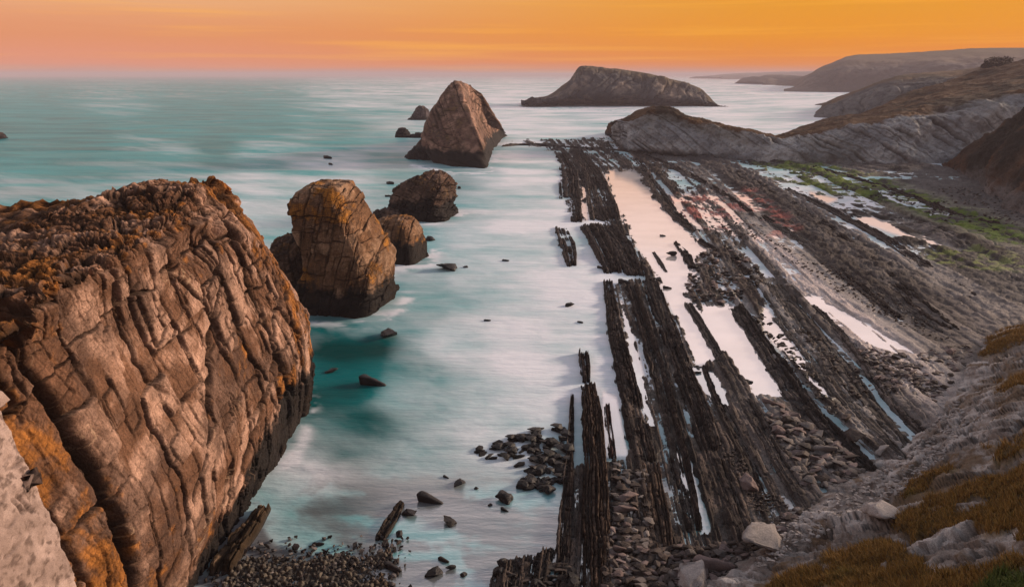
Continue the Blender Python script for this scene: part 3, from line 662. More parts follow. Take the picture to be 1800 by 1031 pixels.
def low_coast(name, lv, Y0, dY, seed):
    cols = []
    for x, pb, pt in lv:
        f = at_y(x, pb, Y0); f[2] = -4; m = at_y(x, pb + (pt - pb) * .7, Y0 + dY * .2); t = at_y(x, pt, Y0 + dY * .5); b = t.copy(); b[1] += dY; z0 = b.copy(); z0[1] += dY * .5; z0[2] = -8
        cols.append([f, m, t, b, z0])
    det = lambda P, N_, vv: (P + N_ * (dY * .012 * fbm(P / (dY * .2), 5, seed))[:, None], 0)
    def colr(P, N_, vv, D):
        n1 = fbm(P / (dY * .3), 4, seed + 2)
        c = mixc(np.zeros((len(P), 3), f32) + np.array((.10, .085, .08), f32), (.14, .11, .09), smooth(-.3, .5, n1))
        return np.concatenate([c, np.zeros((len(P), 1), f32)], 1)
    strip_land(name, cols, 200, 40, det, colr)
low_coast('islet_headland', [(1340, 145.5, 145), (1346, 146, 138), (1352, 146, 136.5), (1368, 146, 140), (1376, 146, 135.5), (1392, 146.5, 133), (1420, 147, 135), (1450, 148, 137), (1500, 148, 138)], 2900, 300, 41)
low_coast('distant_coast', [(1268, 135.6, 135.2), (1290, 135.8, 133), (1320, 136, 131), (1370, 136, 129), (1420, 136, 127.5), (1450, 136, 127), (1560, 136, 126)], 6500, 900, 42)

def grassy_rock(P, N_, vv, seed, edge, rockcols, grasscols, ns=1.0):
    n1 = fbm(P / (14 * ns), 5, seed, .6); n2 = fbm(P / (4 * ns), 5, seed + 1, .6); n3 = fbm(P / (30 * ns), 4, seed + 2, .6)
    c = np.zeros((len(P), 3), f32) + np.array(rockcols[0], f32)
    c = mixc(c, rockcols[1], smooth(-.3, .5, n1 + .4 * n2)); c = mixc(c, rockcols[2], smooth(.1, .6, n2 - .3 * n1) * .7)
    g = np.zeros((len(P), 3), f32) + np.array(grasscols[0], f32)
    g = mixc(g, grasscols[1], smooth(-.2, .5, n1)); g = mixc(g, grasscols[2], smooth(0, .6, n3 + n2 * .4))
    return c, g, n1, n2, n3

# middle headland (second one back)
def middle_headland():
    lv = [(1416, 209, 208), (1427, 210, 204), (1440, 211, 192), (1454, 212, 179), (1480, 212, 168), (1514, 212, 156), (1545, 213, 144), (1580, 214, 134), (1630, 216, 129), (1679, 218, 126), (1715, 220, 121), (1740, 220, 113), (1800, 222, 112), (1900, 224, 96), (2300, 235, 55)]
    cols = []
    for x, pb, pt in lv:
        Y = Yb(210) - (x - 1420) * .25 + 20
        f = at_y(x, pb, Y); f[2] = -3
        m = at_y(x, pb + (pt - pb) * .55, Y + 22); m2 = at_y(x, pb + (pt - pb) * .82, Y + 60); t = at_y(x, pt, Y + 140); b = at_y(x, pt + 6, Y + 260); z0 = b.copy(); z0[1] += 120; z0[2] = -6
        cols.append([f, m, m2, t, b, z0])
    def det(P, N_, vv):
        a = P[:, 0] - P[:, 2] * 1.1 + fbm(P / 40, 3, 1) * 10
        i, d = cell1(a / 12, 13)
        D = (5 * fbm(P / 35, 6, 22, .6) + 3.5 * (h1(i, 3) - .5) - 2 * np.exp(-(d / .08) ** 2)) * smooth(.55, .35, vv) * smooth(-1, 8, P[:, 2]) + .7 * fbm(P / 9, 4, 26, .6)
        return P + N_ * D[:, None], D
    def colr(P, N_, vv, D):
        c, g, n1, n2, n3 = grassy_rock(P, N_, vv, 50, .4, [(.08, .08, .086), (.15, .145, .145), (.045, .045, .048)], [(.09, .055, .032), (.13, .08, .045), (.06, .045, .03)], 2)
        c = mixc(c, (0, 0, 0), 0 * n1) * 1.0
        m = smooth(.42, .52, vv + .08 * n1)
        c = c + (g - c) * m[:, None]
        return np.concatenate([c, np.zeros((len(P), 1), f32)], 1)
    strip_land('middle_headland', cols, 460, 170, det, colr)
middle_headland()

# near headland: cliff behind the reef with the brown hill above
def near_headland():
    # x, base py, cliff edge py, sky py, and how far back edge and skyline stand
    lv = [(1076, 243, 238, 236, 5, 12), (1081, 250, 222, 219, 8, 16), (1087, 262, 214, 212, 9, 18), (1100, 268, 214, 210, 12, 22), (1120, 270, 210, 204, 14, 26), (1138, 271, 199, 193, 14, 28), (1150, 272, 196, 190, 14, 28), (1175, 274, 198, 191, 14, 28), (1200, 276, 207, 200, 14, 28), (1230, 278, 214, 208, 14, 28),
          (1270, 280, 224, 218, 12, 25), (1310, 282, 231, 226, 10, 22), (1345, 284, 240, 236, 10, 22), (1370, 285, 247, 242, 12, 26), (1400, 286, 244, 236, 14, 35), (1430, 287, 238, 226, 16, 50), (1481, 289, 228, 209, 18, 80), (1530, 291, 218, 201, 20, 100), (1580, 291, 208, 183, 22, 120),
          (1640, 289, 197, 158, 24, 150), (1712, 287, 185, 138, 26, 170), (1800, 287, 169, 114, 30, 180), (1900, 290, 155, 100, 40, 190), (2100, 300, 150, 95, 60, 200), (2500, 320, 130, 90, 60, 200)]
    cols = []
    for x, pb, pe, ps, d1, d2 in lv:
        Y = Yb(pb); f = at_y(x, pb, Y); f[2] = -1.5
        m = at_y(x, pb + (pe - pb) * .5, Y + d1 * .45); e = at_y(x, pe, Y + d1); g = at_y(x, pe + (ps - pe) * .6, Y + d1 + (d2 - d1) * .5); s = at_y(x, ps, Y + d2)
        b = s + np.array([0, 30, -4.]); z0 = b + np.array([10, 60, 0]); z0[2] = -6
        cols.append([f, m, e, g, s, b, z0])
    def det(P, N_, vv):
        # slabs of bedding dipping across the face
        a = P[:, 0] + P[:, 2] * (1.5) + fbm(P / 30, 3, 1) * 2.2 + fbm(P / 6, 3, 2) * .5
        a = a + 5 * fbm(P / 60, 2, 69); i, d = cell1(a / 13, 23, .9); i2, d2 = cell1(a / 3.1, 24, .9)
        cliff = smooth(.40, .31, vv) * smooth(-1, 3, P[:, 2])
        left = smooth(130, 90, P[:, 0])
        D = (3.8 * fbm(P / 26, 6, 62, .62) + 2.2 * smooth(-.3, .4, fbm(P / 18, 3, 68)) * (h1(i, 3) - .5) + .9 * (h1(i2, 4) - .5) - 1.4 * np.exp(-(d / .07) ** 2) * smooth(-.1, .4, fbm(P / 14, 2, 64))) * cliff + .9 * fbm(P / 6, 5, 66, .65) + 1.6 * fbm(P / 24, 4, 67) * smooth(.3, .5, vv)
        return P + N_ * D[:, None], np.maximum(np.exp(-(d / .06) ** 2), .6 * np.exp(-(d2 / .14) ** 2)) * cliff * smooth(-.35, .25, fbm(P / 14, 3, 64))
    def colr(P, N_, vv, ck):
        c, g, n1, n2, n3 = grassy_rock(P, N_, vv, 70, .4, [(.25, .255, .275), (.44, .44, .455), (.11, .11, .12)], [(.075, .040, .022), (.12, .068, .036), (.042, .028, .018)])
        c = mixc(c, (.03, .027, .027), ck * .8)
        c = mixc(c, (.13, .13, .12), smooth(-.1, .6, n3) * .4)
        m = smooth(.315, .36, vv + .035 * n1 + .02 * n2)
        tipm = smooth(60, 75, P[:, 0]) * smooth(130, 105, P[:, 0])
        c = mixc(c, (.085, .07, .045), tipm * smooth(.16, .3, vv + .1 * n1) * .55)
        c = c + (g - c) * m[:, None]
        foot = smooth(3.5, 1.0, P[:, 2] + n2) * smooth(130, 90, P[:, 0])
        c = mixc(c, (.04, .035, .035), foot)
        return np.concatenate([c, np.zeros((len(P), 1), f32)], 1)
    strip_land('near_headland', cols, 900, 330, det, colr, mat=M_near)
M_near = rock_mat('near_cliff_rock', .45, .8, .6, .95, .35)
near_headland()

# dark brown hillside coming in from the right above the beach
def hillside():
    lv = [(1655, 291, 289, 287, 6), (1680, 302, 292, 284, 12), (1710, 322, 290, 268, 24), (1740, 348, 292, 248, 40), (1770, 376, 300, 228, 60), (1800, 402, 305, 206, 78), (1850, 440, 320, 190, 90), (1920, 480, 340, 185, 100), (2050, 520, 380, 190, 100), (2300, 560, 420, 210, 90), (2700, 600, 470, 240, 80)]
    cols = []
    for x, pb, pm, ps, d in lv:
        Y = Yb(pb); f = at_y(x, pb, Y); f[2] = -1
        m = at_y(x, pm, Y + d * .45); s = at_y(x, ps, Y + d); b = s + np.array([14, 25, -2.]); z0 = b + np.array([40, 60, 0]); z0[2] = -4
        cols.append([f, m, s, b, z0])
    def det(P, N_, vv):
        D = 3.6 * fbm(P / 20, 7, 82, .62) + .7 * fbm(P / 4, 4, 83, .6)
        D *= smooth(-1.5, 2, P[:, 2])
        return P + N_ * D[:, None], 0
    def colr(P, N_, vv, D):
        c, g, n1, n2, n3 = grassy_rock(P, N_, vv, 90, .4, [(.10, .09, .09), (.17, .15, .15), (.05, .045, .045)], [(.048, .030, .021), (.085, .045, .026), (.025, .020, .016)])
        m = smooth(.10, .24, vv + .09 * n1 + .05 * n2)
        c = c + (g - c) * m[:, None]
        return np.concatenate([c, np.zeros((len(P), 1), f32)], 1)
    strip_land('hillside', cols, 420, 260, det, colr, mat=M_near)
hillside()

# ------------------------------------------------------------------ shore platform
ST_Y = np.array([240, 300, 400, 500, 600, 700, 800, 900, 1031, 1200])
ST_X = np.array([
 [900, 985, 990, 1000, 1000, 1000, 1000, 995, 975, 960],
 [940, 1012, 1018, 1022, 1030, 1038, 1043, 1046, 1050, 1055],
 [965, 1030, 1050, 1070, 1087, 1112, 1132, 1152, 1180, 1215],
 [985, 1052, 1088, 1122, 1152, 1180, 1207, 1232, 1265, 1310],
 [1005, 1075, 1122, 1162, 1200, 1245, 1290, 1330, 1380, 1450],
 [1030, 1105, 1160, 1196, 1245, 1303, 1360, 1420, 1500, 1600],
 [1060, 1130, 1215, 1268, 1328, 1398, 1510, 1600, 1710, 1850],
 [1085, 1180, 1272, 1348, 1432, 1517, 1612, 1700, 1810, 1950],
 [1110, 1225, 1330, 1450, 1590, 1720, 1850, 1980, 2150, 2350],
 [1140, 1300, 1460, 1620, 1790, 1950, 2100, 2250, 2450, 2700],
 [1180, 1420, 1640, 1860, 2060, 2250, 2450, 2650, 2900, 3200],
 [1260, 1600, 1950, 2250, 2500, 2750, 3000, 3250, 3600, 4000]], float)
def strata(u, v):
    """Strike coordinate: which bed a point of the platform belongs to."""
    K = len(ST_X); lines = np.stack([np.interp(v, ST_Y, ST_X[k]) for k in range(K)], 0)
    s = np.zeros(u.shape)
    for k in range(K - 1):
        a, b = lines[k], lines[k + 1]; t = (u - a) / (b - a)
        s = np.where((t >= 0) & (t < 1), k + t, s)
    s = np.where(u < lines[0], (u - lines[0]) / 40, s); s = np.where(u >= lines[-1], K - 1 + (u - lines[-1]) / 200, s)
    return s
LAND = [(878, 246), (950, 262), (985, 275), (1000, 300), (998, 386), (1060, 392), (1128, 482), (1075, 492), (1072, 560), (1092, 690), (1100, 800), (1060, 815), (1010, 815), (985, 870), (972, 960), (900, 985), (860, 1010), (820, 1080), (800, 1250), (2600, 1250), (2600, 300), (1700, 262), (1085, 236), (1000, 243)]
GREEN1 = [(1325, 287), (1440, 289), (1560, 316), (1700, 368), (1830, 406), (1830, 440), (1700, 410), (1560, 364), (1450, 340), (1360, 314)]
GREEN2 = [(1600, 440), (1720, 430), (1830, 450), (1830, 480), (1700, 478), (1640, 468)]
COBBLE = [(1600, 300), (1900, 300), (1950, 480), (1800, 400), (1690, 365), (1600, 330)]
def build_shore():
    uu = np.linspace(790, 2150, 1250); vv_ = np.concatenate([np.linspace(237, 420, 330, endpoint=False), np.linspace(420, 1200, 620)])
    u, v = np.meshgrid(uu, vv_)
    hb = smooth(1500, 1900, u) * smooth(300, 420, v) * 1.2
    Pw = at_z(u, v, hb); X, Y = Pw[..., 0], Pw[..., 1]
    uw = u + 4 * fb2(X / 1.5, Y / 1.5, 4, 141) + 7 * fb2(X / 9, Y / 9, 4, 101) * (1 + 20 / np.maximum(Y, 30)); vw = v + 5 * fb2(X / 6 + 40, Y / 6, 5, 102)
    land = smooth(4, -7, sdpoly(uw, vw, LAND))
    s = strata(u, v) + .02 * fb2(X / 12, Y / 12, 4, 103)
    # bed height: each bed its own level, broken along its length
    i1, d1 = cell1(s * 5.0, 7); i2, d2 = cell1(s * 17.0, 9)
    lon = Y
    def along(i, L_, sd_): return fbm(np.stack([i.ravel() * 3.17, lon.ravel() / L_, np.zeros(i.size)], 1), 3, sd_).reshape(i.shape)
    b1 = (h1(i1.ravel(), 1).reshape(i1.shape) - .45) * .5 + along(i1, 12, 104) * .30
    b2 = (h1(i2.ravel(), 2).reshape(i2.shape) - .5) * .22 + along(i2, 2.2, 105) * .20
    grv = -.18 * np.exp(-(d1 / .07) ** 2) - .08 * np.exp(-(d2 / .12) ** 2)
    dist_gain = np.clip(Y / 130, .8, 2.2)
    amp = np.where(s < 5.2, 1.15, 1.25) * (1 - .5 * smooth(7.2, 8.0, s) * smooth(9.2, 8.6, s))
    nrm = fb2(X / 3, Y / 3, 5, 106, .6)
    jj, jd = cell1(Y / 2.6 + .25 * nrm + h1(i2.ravel(), 55).reshape(i2.shape) * 7, i2)
    grv = grv - .16 * np.exp(-(jd / .06) ** 2) + .13 * (_h(i2.ravel(), jj.ravel(), jj.ravel() * 0, 56).reshape(i2.shape) - .5)
    cobz = np.clip(smooth(10, -10, sdpoly(uw, vw, COBBLE)) + smooth(8.8, 9.6, s) * smooth(420, 520, v), 0, 1)
    cv1, cv2, cid = voro(np.stack([X.ravel() / 1.7, Y.ravel() / 1.7, np.zeros(X.size)], 1), 107)
    cob = ((cid - .3) * .5 + .5 * smooth(0, .5, cv2 - cv1)).reshape(X.shape)
    h = .33 - .04 * smooth(5, 6, s) * smooth(8.6, 8.2, s) + (b1 + b2 + grv) * amp * dist_gain * (1 - .75 * cobz) + .14 * nrm * dist_gain + cobz * cob * .55
    # raised ground at bands
    h += .8 * smooth(8.2, 8.5, s) * smooth(9.3, 8.8, s) * smooth(560, 470, v) * (1 + .5 * nrm)
    h = h + hb
    pool = np.zeros(u.shape)
    soft = dict(blush=.35, glint=.6, gleam=.62, shelf=.8, strip=.95)
    for k, Pp in POOLS.items():
        pool = np.maximum(pool, smooth(3, -4, sdpoly(uw, vw, Pp)) * soft.get(k, 1.))
    h = h * (1 - pool) + (-.22 + (b1 + b2) * .6) * pool - .55 * (pool > .93)
    h = h * land + (-1.2) * (1 - land)
    # colours
    n1 = fb2(X / 8, Y / 8, 5, 110, .6); n2 = fb2(X / 2.2, Y / 2.2, 5, 111, .6)
    rb = h1(i1.ravel(), 21).reshape(i1.shape); rc = h1(i2.ravel(), 22).reshape(i1.shape)
    c = np.zeros(u.shape + (3,), f32) + np.array((.030, .023, .021), f32)
    c = mixc(c, (.090, .068, .060), smooth(.35, .9, rb * .6 + rc * .4 + .25 * n2))
    c = mixc(c, (.022, .018, .018), smooth(.2, .6, n1 - .3 * n2) * .6)
    low = smooth(480, 760, v) * smooth(3.5, 6.5, s)            # drier paler beds towards the land
    c = mixc(c, (.21, .18, .172), low * smooth(.25, .8, rb * .5 + rc * .5 + .25 * n1) * .85)
    c = mixc(c, (.17, .152, .15), smooth(6.8, 7.6, s) * (.35 + .65 * smooth(.2, .9, rb * .5 + rc * .5 + .3 * n2)) * .8)
    c = mixc(c, (.24, .215, .21), smooth(4.6, 5.6, s) * smooth(.62, .74, rb + .12 * n1) * smooth(300, 420, v))
    c = mixc(c, (.022, .018, .018), smooth(4.6, 5.6, s) * smooth(.3, .2, rb + .1 * n2) * .85)
    slab = smooth(7.3, 7.5, s) * smooth(8.15, 7.95, s) * smooth(400, 430, v)
    c = mixc(c, (.46, .38, .375), slab * (.4 + .6 * rc))
    dark = smooth(8.15, 8.35, s) * smooth(9.1, 8.8, s) * smooth(600, 560, v)
    c = mixc(c, (.045, .035, .033), dark * .75)
    mid = smooth(6.9, 7.6, s) * smooth(9.6, 8.8, s) * smooth(345, 300, v)
    c = mixc(c, (.085, .073, .073), mid * .6)
    c = mixc(c, (.13, .115, .112), cobz * (.5 + .5 * cid.reshape(X.shape)))
    c = mixc(c, (.20, .17, .16), smooth(1500, 1750, u) * smooth(500, 580, v) * (.4 + .6 * rc))
    gr = smooth(6, -8, sdpoly(uw + 6 * n2, vw + 2 * n2, GREEN1)); g2 = smooth(6, -8, sdpoly(uw, vw + 4 * n1, GREEN2))
    c = mixc(c, (.09, .14, .018), gr * smooth(-.45, .3, n2 + .3 * n1) * .9); c = mixc(c, (.22, .27, .05), np.clip(g2 * .6 * smooth(-.1, .4, n2) + gr * smooth(.2, .7, n1) * .5, 0, 1) * .8)
    c = mixc(c, (.26, .24, .19), smooth(5, -3, np.abs(sdpoly(uw, vw, GREEN1)) - 3) * smooth(1440, 1600, u) * .6)
    c = mixc(c, (.40, .12, .10), smooth(8, -10, sdpoly(uw, vw, POOLS['blush'])) * smooth(-.1, .5, n1 + n2 * .5) * .7)
    wet = np.clip(smooth(.4, .05, h) * .7 + slab * .5, 0, .9)
    col = np.concatenate([c * (1 + .2 * n2[..., None]), wet[..., None]], -1)
    V = np.stack([X, Y, h], -1).reshape(-1, 3)
    me = mesh_from('shore', V, grid_faces(u.shape[0], u.shape[1], False)[:, ::-1], col.reshape(-1, 4))
    link('shore', me, M_shore, kind='structure')
build_shore()

# ------------------------------------------------------------------ separate ribs of rock standing up from the reef
def rib(label, pts, h0, seed, beds=6, dark=1., n_len=None, gaps=.3, group='upright rock ribs of the reef', tilt=.25, cols=None, pale_top=0.):
    """pts: (px, py, width_px) down the middle of the rib at water level."""
    pts = np.array(pts, float); h0 = h0 * .62
    C = at_z(pts[:, 0], pts[:, 1], h0 * .4); depth = C[:, 1] * CP + (H) * SP
    W = pts[:, 2] / 2 * depth / F
    Q = np.concatenate([C[:, :2], W[:, None]], 1)
    length = np.linalg.norm(np.diff(C[:, :2], axis=0), axis=1).sum()
    nl = n_len or int(np.clip(length / np.median(C[:, 1]) * 700, 160, 620)); na = 84
    D_ = cr(Q, nl)
    T = np.gradient(D_[:, :2], axis=0); T /= np.linalg.norm(T, axis=1, keepdims=True) + 1e-9
    Nn = np.stack([T[:, 1], -T[:, 0]], -1)
    if Nn[:, 0].mean() < 0: Nn = -Nn
    lon = np.concatenate([[0], np.cumsum(np.linalg.norm(np.diff(D_[:, :2], axis=0), axis=1))])
    t = np.linspace(-1.18, 1.18, na); Tt, Lo = np.meshgrid(t, lon)
    Wd = np.repeat(D_[:, 2:3], na, 1)
    sc_ = np.median(W)
    edge = fbm(np.stack([Lo.ravel() / (sc_ * 1.6 + .5), Tt.ravel() > 0, np.full(Lo.size, seed)], 1), 5, seed, .6).reshape(Lo.shape)
    prof = smooth(1.08, .84, np.abs(Tt) + .14 * edge)
    bi, bd = cell1(Tt * beds / 2 + .1 * edge, seed + 2)
    i2, d2 = cell1(Tt * beds * 1.6, seed + 5)
    al = fbm(np.stack([bi.ravel() * 5.3, Lo.ravel() / (3 + sc_ * 2), np.full(Lo.size, 1.)], 1), 4, seed + 3, .6).reshape(Lo.shape)
    j, jd = cell1(Lo / (1.4 + sc_ * .6) + h1(bi, 3).reshape(bi.shape) * 9, bi + seed)
    blk = _h(bi.ravel(), j.ravel(), np.zeros(bi.size, np.int64), seed + 6).reshape(bi.shape)
    al2 = fbm(np.stack([i2.ravel() * 2.3, Lo.ravel() / 1.5, np.full(Lo.size, 4.)], 1), 3, seed + 13, .6).reshape(Lo.shape)
    hh = h0 * (.62 + .42 * (h1(bi, seed).reshape(bi.shape) - .5) + .28 * al + .30 * (blk - .5) + .13 * al2 + tilt * Tt * .5)
    hh -= h0 * (.5 * np.exp(-(bd / .10) ** 2) + .14 * np.exp(-(d2 / .14) ** 2) + .22 * np.exp(-(jd / .05) ** 2))
    hh -= gaps * h0 * smooth(.15, .6, fbm(np.stack([Lo.ravel() / (4 + sc_ * 3), Tt.ravel() * .8, np.full(Lo.size, 9.)], 1), 4, seed + 8).reshape(Lo.shape)) * 1.2
    ends = np.minimum(Lo, lon[-1] - Lo) / (sc_ + .3)
    ends = smooth(0, .8, ends + .35 * edge + .4 * (h1(bi, 44).reshape(bi.shape) - .5))
    Z = -.9 + (hh + .9) * prof * ends
    off = Tt * Wd + .12 * Wd * edge + Z * tilt * .15
    X = D_[:, 0:1] + Nn[:, 0:1] * off; Y = D_[:, 1:2] + Nn[:, 1:2] * off
    P = np.stack([X, Y, Z], -1).reshape(-1, 3)
    n1 = fbm(P / 2.5, 5, seed + 20, .6); n2 = fbm(P / .6, 4, seed + 21, .6)
    cc = cols or [(.030, .022, .021), (.085, .062, .056), (.15, .12, .11)]
    c = np.zeros((len(P), 3), f32) + np.array(cc[0], f32)
    rb = h1(bi, 31).ravel() * .5 + h1(i2, 32).ravel() * .5
    c = mixc(c, cc[1], smooth(.25, .8, rb + .3 * n1)); c = mixc(c, cc[2], smooth(.55, 1., rb + .25 * n2 + pale_top) * .8)
    c = mixc(c, (.012, .010, .010), np.clip(np.exp(-(bd.ravel() / .08) ** 2) * .7, 0, 1))
    c = mixc(c, (.012, .010, .011), smooth(.35, .0, P[:, 2] + .25 * n2) * .8)
    wet = smooth(.6, .1, P[:, 2]) * .3
    me = mesh_from('rock_rib', P, grid_faces(nl, na, False), np.concatenate([c * .55 * dark * (1 + .35 * n2[:, None]), wet[:, None]], 1))
    return link('rock_rib', me, M_reef, None, label, 'rock rib', group)
GREYC = [(.07, .058, .054), (.15, .125, .118), (.25, .21, .20)]
GREYM = [(.05, .042, .04), (.11, .09, .086), (.19, .16, .15)]
rib('black rib at the far left of the reef, beside a slit of pale water', [(985, 268, 16), (1000, 300, 28), (1004, 340, 34), (1014, 388, 22)], 2.4, 201, 5)
rib('broad black striped rib tapering to a point beside the far end of the pale channel', [(1012, 262, 22), (1035, 300, 42), (1052, 340, 54), (1068, 384, 52)], 2.6, 202, 9)
rib('thin sliver of black rock in the sea just left of the far left rib', [(984, 320, 4), (986, 348, 6)], 1.6, 203, 2)
rib('short ragged black rib standing in milky water, left of the striped pair', [(985, 396, 22), (998, 430, 30), (1004, 466, 20)], 1.8, 204, 4)
rib('wide black rib with deep cross notches, ending at a pocket of white water', [(1035, 392, 36), (1056, 430, 38), (1078, 478, 36)], 2.0, 205, 5)
rib('curved rib with long white water slits along it, right of the notched one', [(1062, 390, 36), (1090, 430, 42), (1118, 484, 34)], 1.9, 206, 7, pale_top=.1)
rib('long black rib rising straight from the milky sea, along the reef edge', [(1068, 490, 18), (1078, 560, 26), (1093, 630, 34), (1110, 700, 44), (1122, 760, 46), (1135, 812, 44)], 1.8, 207, 5)
rib('low mottled brown rib below the end of the long black one', [(1135, 806, 46), (1148, 870, 46), (1160, 930, 42), (1168, 985, 34)], 1.3, 208, 5, cols=[(.05, .035, .03), (.12, .08, .062), (.2, .14, .11)])
rib('long dark rib right of the narrow turquoise run of water', [(1110, 500, 22), (1135, 580, 26), (1162, 670, 30), (1180, 750, 34), (1205, 850, 36), (1222, 935, 30)], 1.6, 209, 5)
rib('finely striped rib between the two long dark ones and the channel', [(1140, 490, 30), (1172, 570, 34), (1200, 650, 38), (1228, 720, 42), (1252, 800, 42)], 1.5, 210, 8, pale_top=.12)
rib('narrow grey beam of rock running from the channel pool down to the rubble', [(1207, 530, 12), (1245, 590, 17), (1283, 655, 22), (1330, 735, 28), (1372, 808, 30), (1402, 868, 28)], 1.3, 211, 3, gaps=.05, cols=GREYC)
rib('twin grey beam of rock left of the narrow one, below the pale blue pool', [(1268, 706, 12), (1300, 760, 16), (1325, 800, 18), (1345, 840, 14)], .8, 212, 3, gaps=.1, cols=GREYM)
rib('grey sloping rib with a dark crumbling crest, right of the large pink pool', [(1292, 534, 26), (1330, 590, 34), (1375, 655, 42), (1425, 725, 48), (1480, 780, 48), (1535, 835, 40)], 1.9, 213, 4, gaps=.15, cols=GREYM)
rib('broad smooth grey slab of rock between two wet strips', [(1350, 495, 40), (1395, 555, 62), (1450, 630, 78), (1500, 700, 84), (1560, 770, 78), (1600, 815, 50)], 1.2, 214, 5, gaps=.12, cols=[(.09, .076, .07), (.16, .135, .125), (.23, .195, .185)])
rib('short upright dark post of rock in milky water above the striped foreground rib', [(1026, 612, 16), (1029, 640, 19), (1031, 668, 14)], 2.2, 215, 2)
rib('wide brown striped rib with white flecks, running to the bottom of the picture', [(1033, 668, 26), (1040, 720, 38), (1045, 800, 44), (1047, 880, 50), (1050, 960, 54), (1054, 1045, 58)], 2.0, 216, 8, gaps=.05, cols=[(.045, .028, .022), (.11, .072, .056), (.19, .13, .10)])
rib('thin black rib left of the white seam beside the brown striped one', [(1006, 690, 6), (1004, 760, 12), (998, 850, 22), (993, 920, 28), (990, 985, 30)], 1.3, 217, 3)
rib('small reddish black rib between the brown striped rib and the sea gap', [(1066, 708, 10), (1072, 760, 14), (1078, 805, 14)], 1.2, 218, 3, cols=[(.05, .025, .025), (.11, .06, .055), (.18, .12, .11)])
rib('dark crooked rib along the right bank of the far channel', [(1118, 278, 14), (1150, 325, 20), (1180, 368, 24), (1205, 392, 22), (1226, 406, 16)], 1.6, 219, 3)
rib('small curved black rib right of the square block in the channel', [(1188, 424, 10), (1205, 445, 17), (1218, 470, 16)], 1.5, 220, 2)
rib('slim flat rib lying in the pale channel, left of the square block', [(1148, 442, 6), (1160, 460, 9), (1172, 478, 5)], .5, 221, 3)
rib('tiny dark rib in the pale channel near the striped curved rib', [(1122, 440, 4), (1128, 455, 5), (1136, 464, 3)], .5, 222, 2)
rib('jagged dark rib across the brown flats towards the green algae', [(1290, 300, 16), (1360, 340, 26), (1430, 385, 32), (1500, 440, 38), (1560, 490, 42), (1620, 540, 38), (1680, 585, 26)], 2.0, 223, 5, gaps=.3, cols=[(.03, .023, .021), (.065, .048, .043), (.12, .095, .088)])
rib('low dark rib beside the pale wet slab on the right flats', [(1340, 378, 12), (1420, 430, 18), (1500, 495, 24), (1580, 560, 24)], 1.2, 224, 4, gaps=.35)
rib('pale grey striped beam crossing the right flats above the pale wet slab', [(1310, 372, 10), (1400, 418, 16), (1500, 482, 22), (1600, 548, 24), (1660, 590, 18)], 1.4, 230, 3, gaps=.15, cols=[(.10, .09, .088), (.22, .20, .195), (.36, .33, .32)])
rib('thin dark rib through the broad wet area below the pink stained rock', [(1225, 420, 10), (1275, 450, 14), (1318, 480, 16)], 1.6, 231, 3)
rib('long low brown rib between the jagged dark rib and the bright puddles', [(1380, 330, 10), (1460, 368, 16), (1560, 422, 22), (1660, 490, 24), (1740, 545, 18)], 1.5, 232, 4, gaps=.3, cols=[(.05, .038, .035), (.10, .08, .075), (.17, .145, .14)])
rib('grey rib ending in the stony field right of the broad smooth slab', [(1430, 535, 14), (1480, 590, 20), (1530, 650, 26), (1580, 715, 26), (1625, 765, 18)], 1.3, 233, 3, gaps=.2, cols=GREYC)
rib('short pale rib below the grey sloping rib, pointing at the cliff foot', [(1390, 728, 12), (1440, 780, 18), (1490, 838, 18)], 1.0, 234, 3, gaps=.2, cols=GREYC)
rib('fine dark rib beside the narrow grey beam, ending in brown slabs', [(1236, 640, 8), (1262, 710, 14), (1295, 780, 18), (1340, 868, 18)], 1.1, 235, 4)
rib('curved dark rib under the tip of the near headland', [(1075, 262, 10), (1130, 272, 12), (1200, 300, 14), (1262, 335, 14), (1320, 372, 12)], 1.9, 236, 3, gaps=.2)
rib('dark ledge crossing the head of the beach under the grey cliff', [(1430, 292, 5), (1500, 312, 9), (1560, 330, 11), (1620, 352, 13), (1700, 380, 12), (1760, 396, 8)], 1.8, 225, 4, gaps=.4)
rib('brown striped rib ending among slabs near the pink rill', [(1262, 800, 34), (1285, 860, 38), (1305, 920, 36), (1320, 955, 26)], 1.2, 226, 6, gaps=.15, cols=[(.05, .038, .034), (.12, .09, .08), (.2, .155, .14)])
rib('isolated splintered rib lying in the shallow grey water at the bottom left', [(708, 878, 12), (692, 905, 20), (676, 932, 22), (664, 950, 18)], .9, 227, 4, gaps=.1, cols=[(.04, .028, .02), (.09, .06, .045), (.17, .12, .09)])
rib('ragged black reef bar reaching to the foot of the far pyramid stack', [(880, 256, 9), (915, 253, 12), (950, 254, 14), (985, 257, 16), (1030, 260, 18), (1075, 262, 16)], 1.8, 228, 4, gaps=.5)
rib('mossy brown rock wedge at the foot of the huge stack above the pebbles', [(470, 880, 20), (440, 925, 34), (410, 965, 40), (380, 1010, 44)], 2.0, 229, 4, gaps=.2, cols=[(.05, .033, .02), (.11, .07, .04), (.18, .12, .08)])

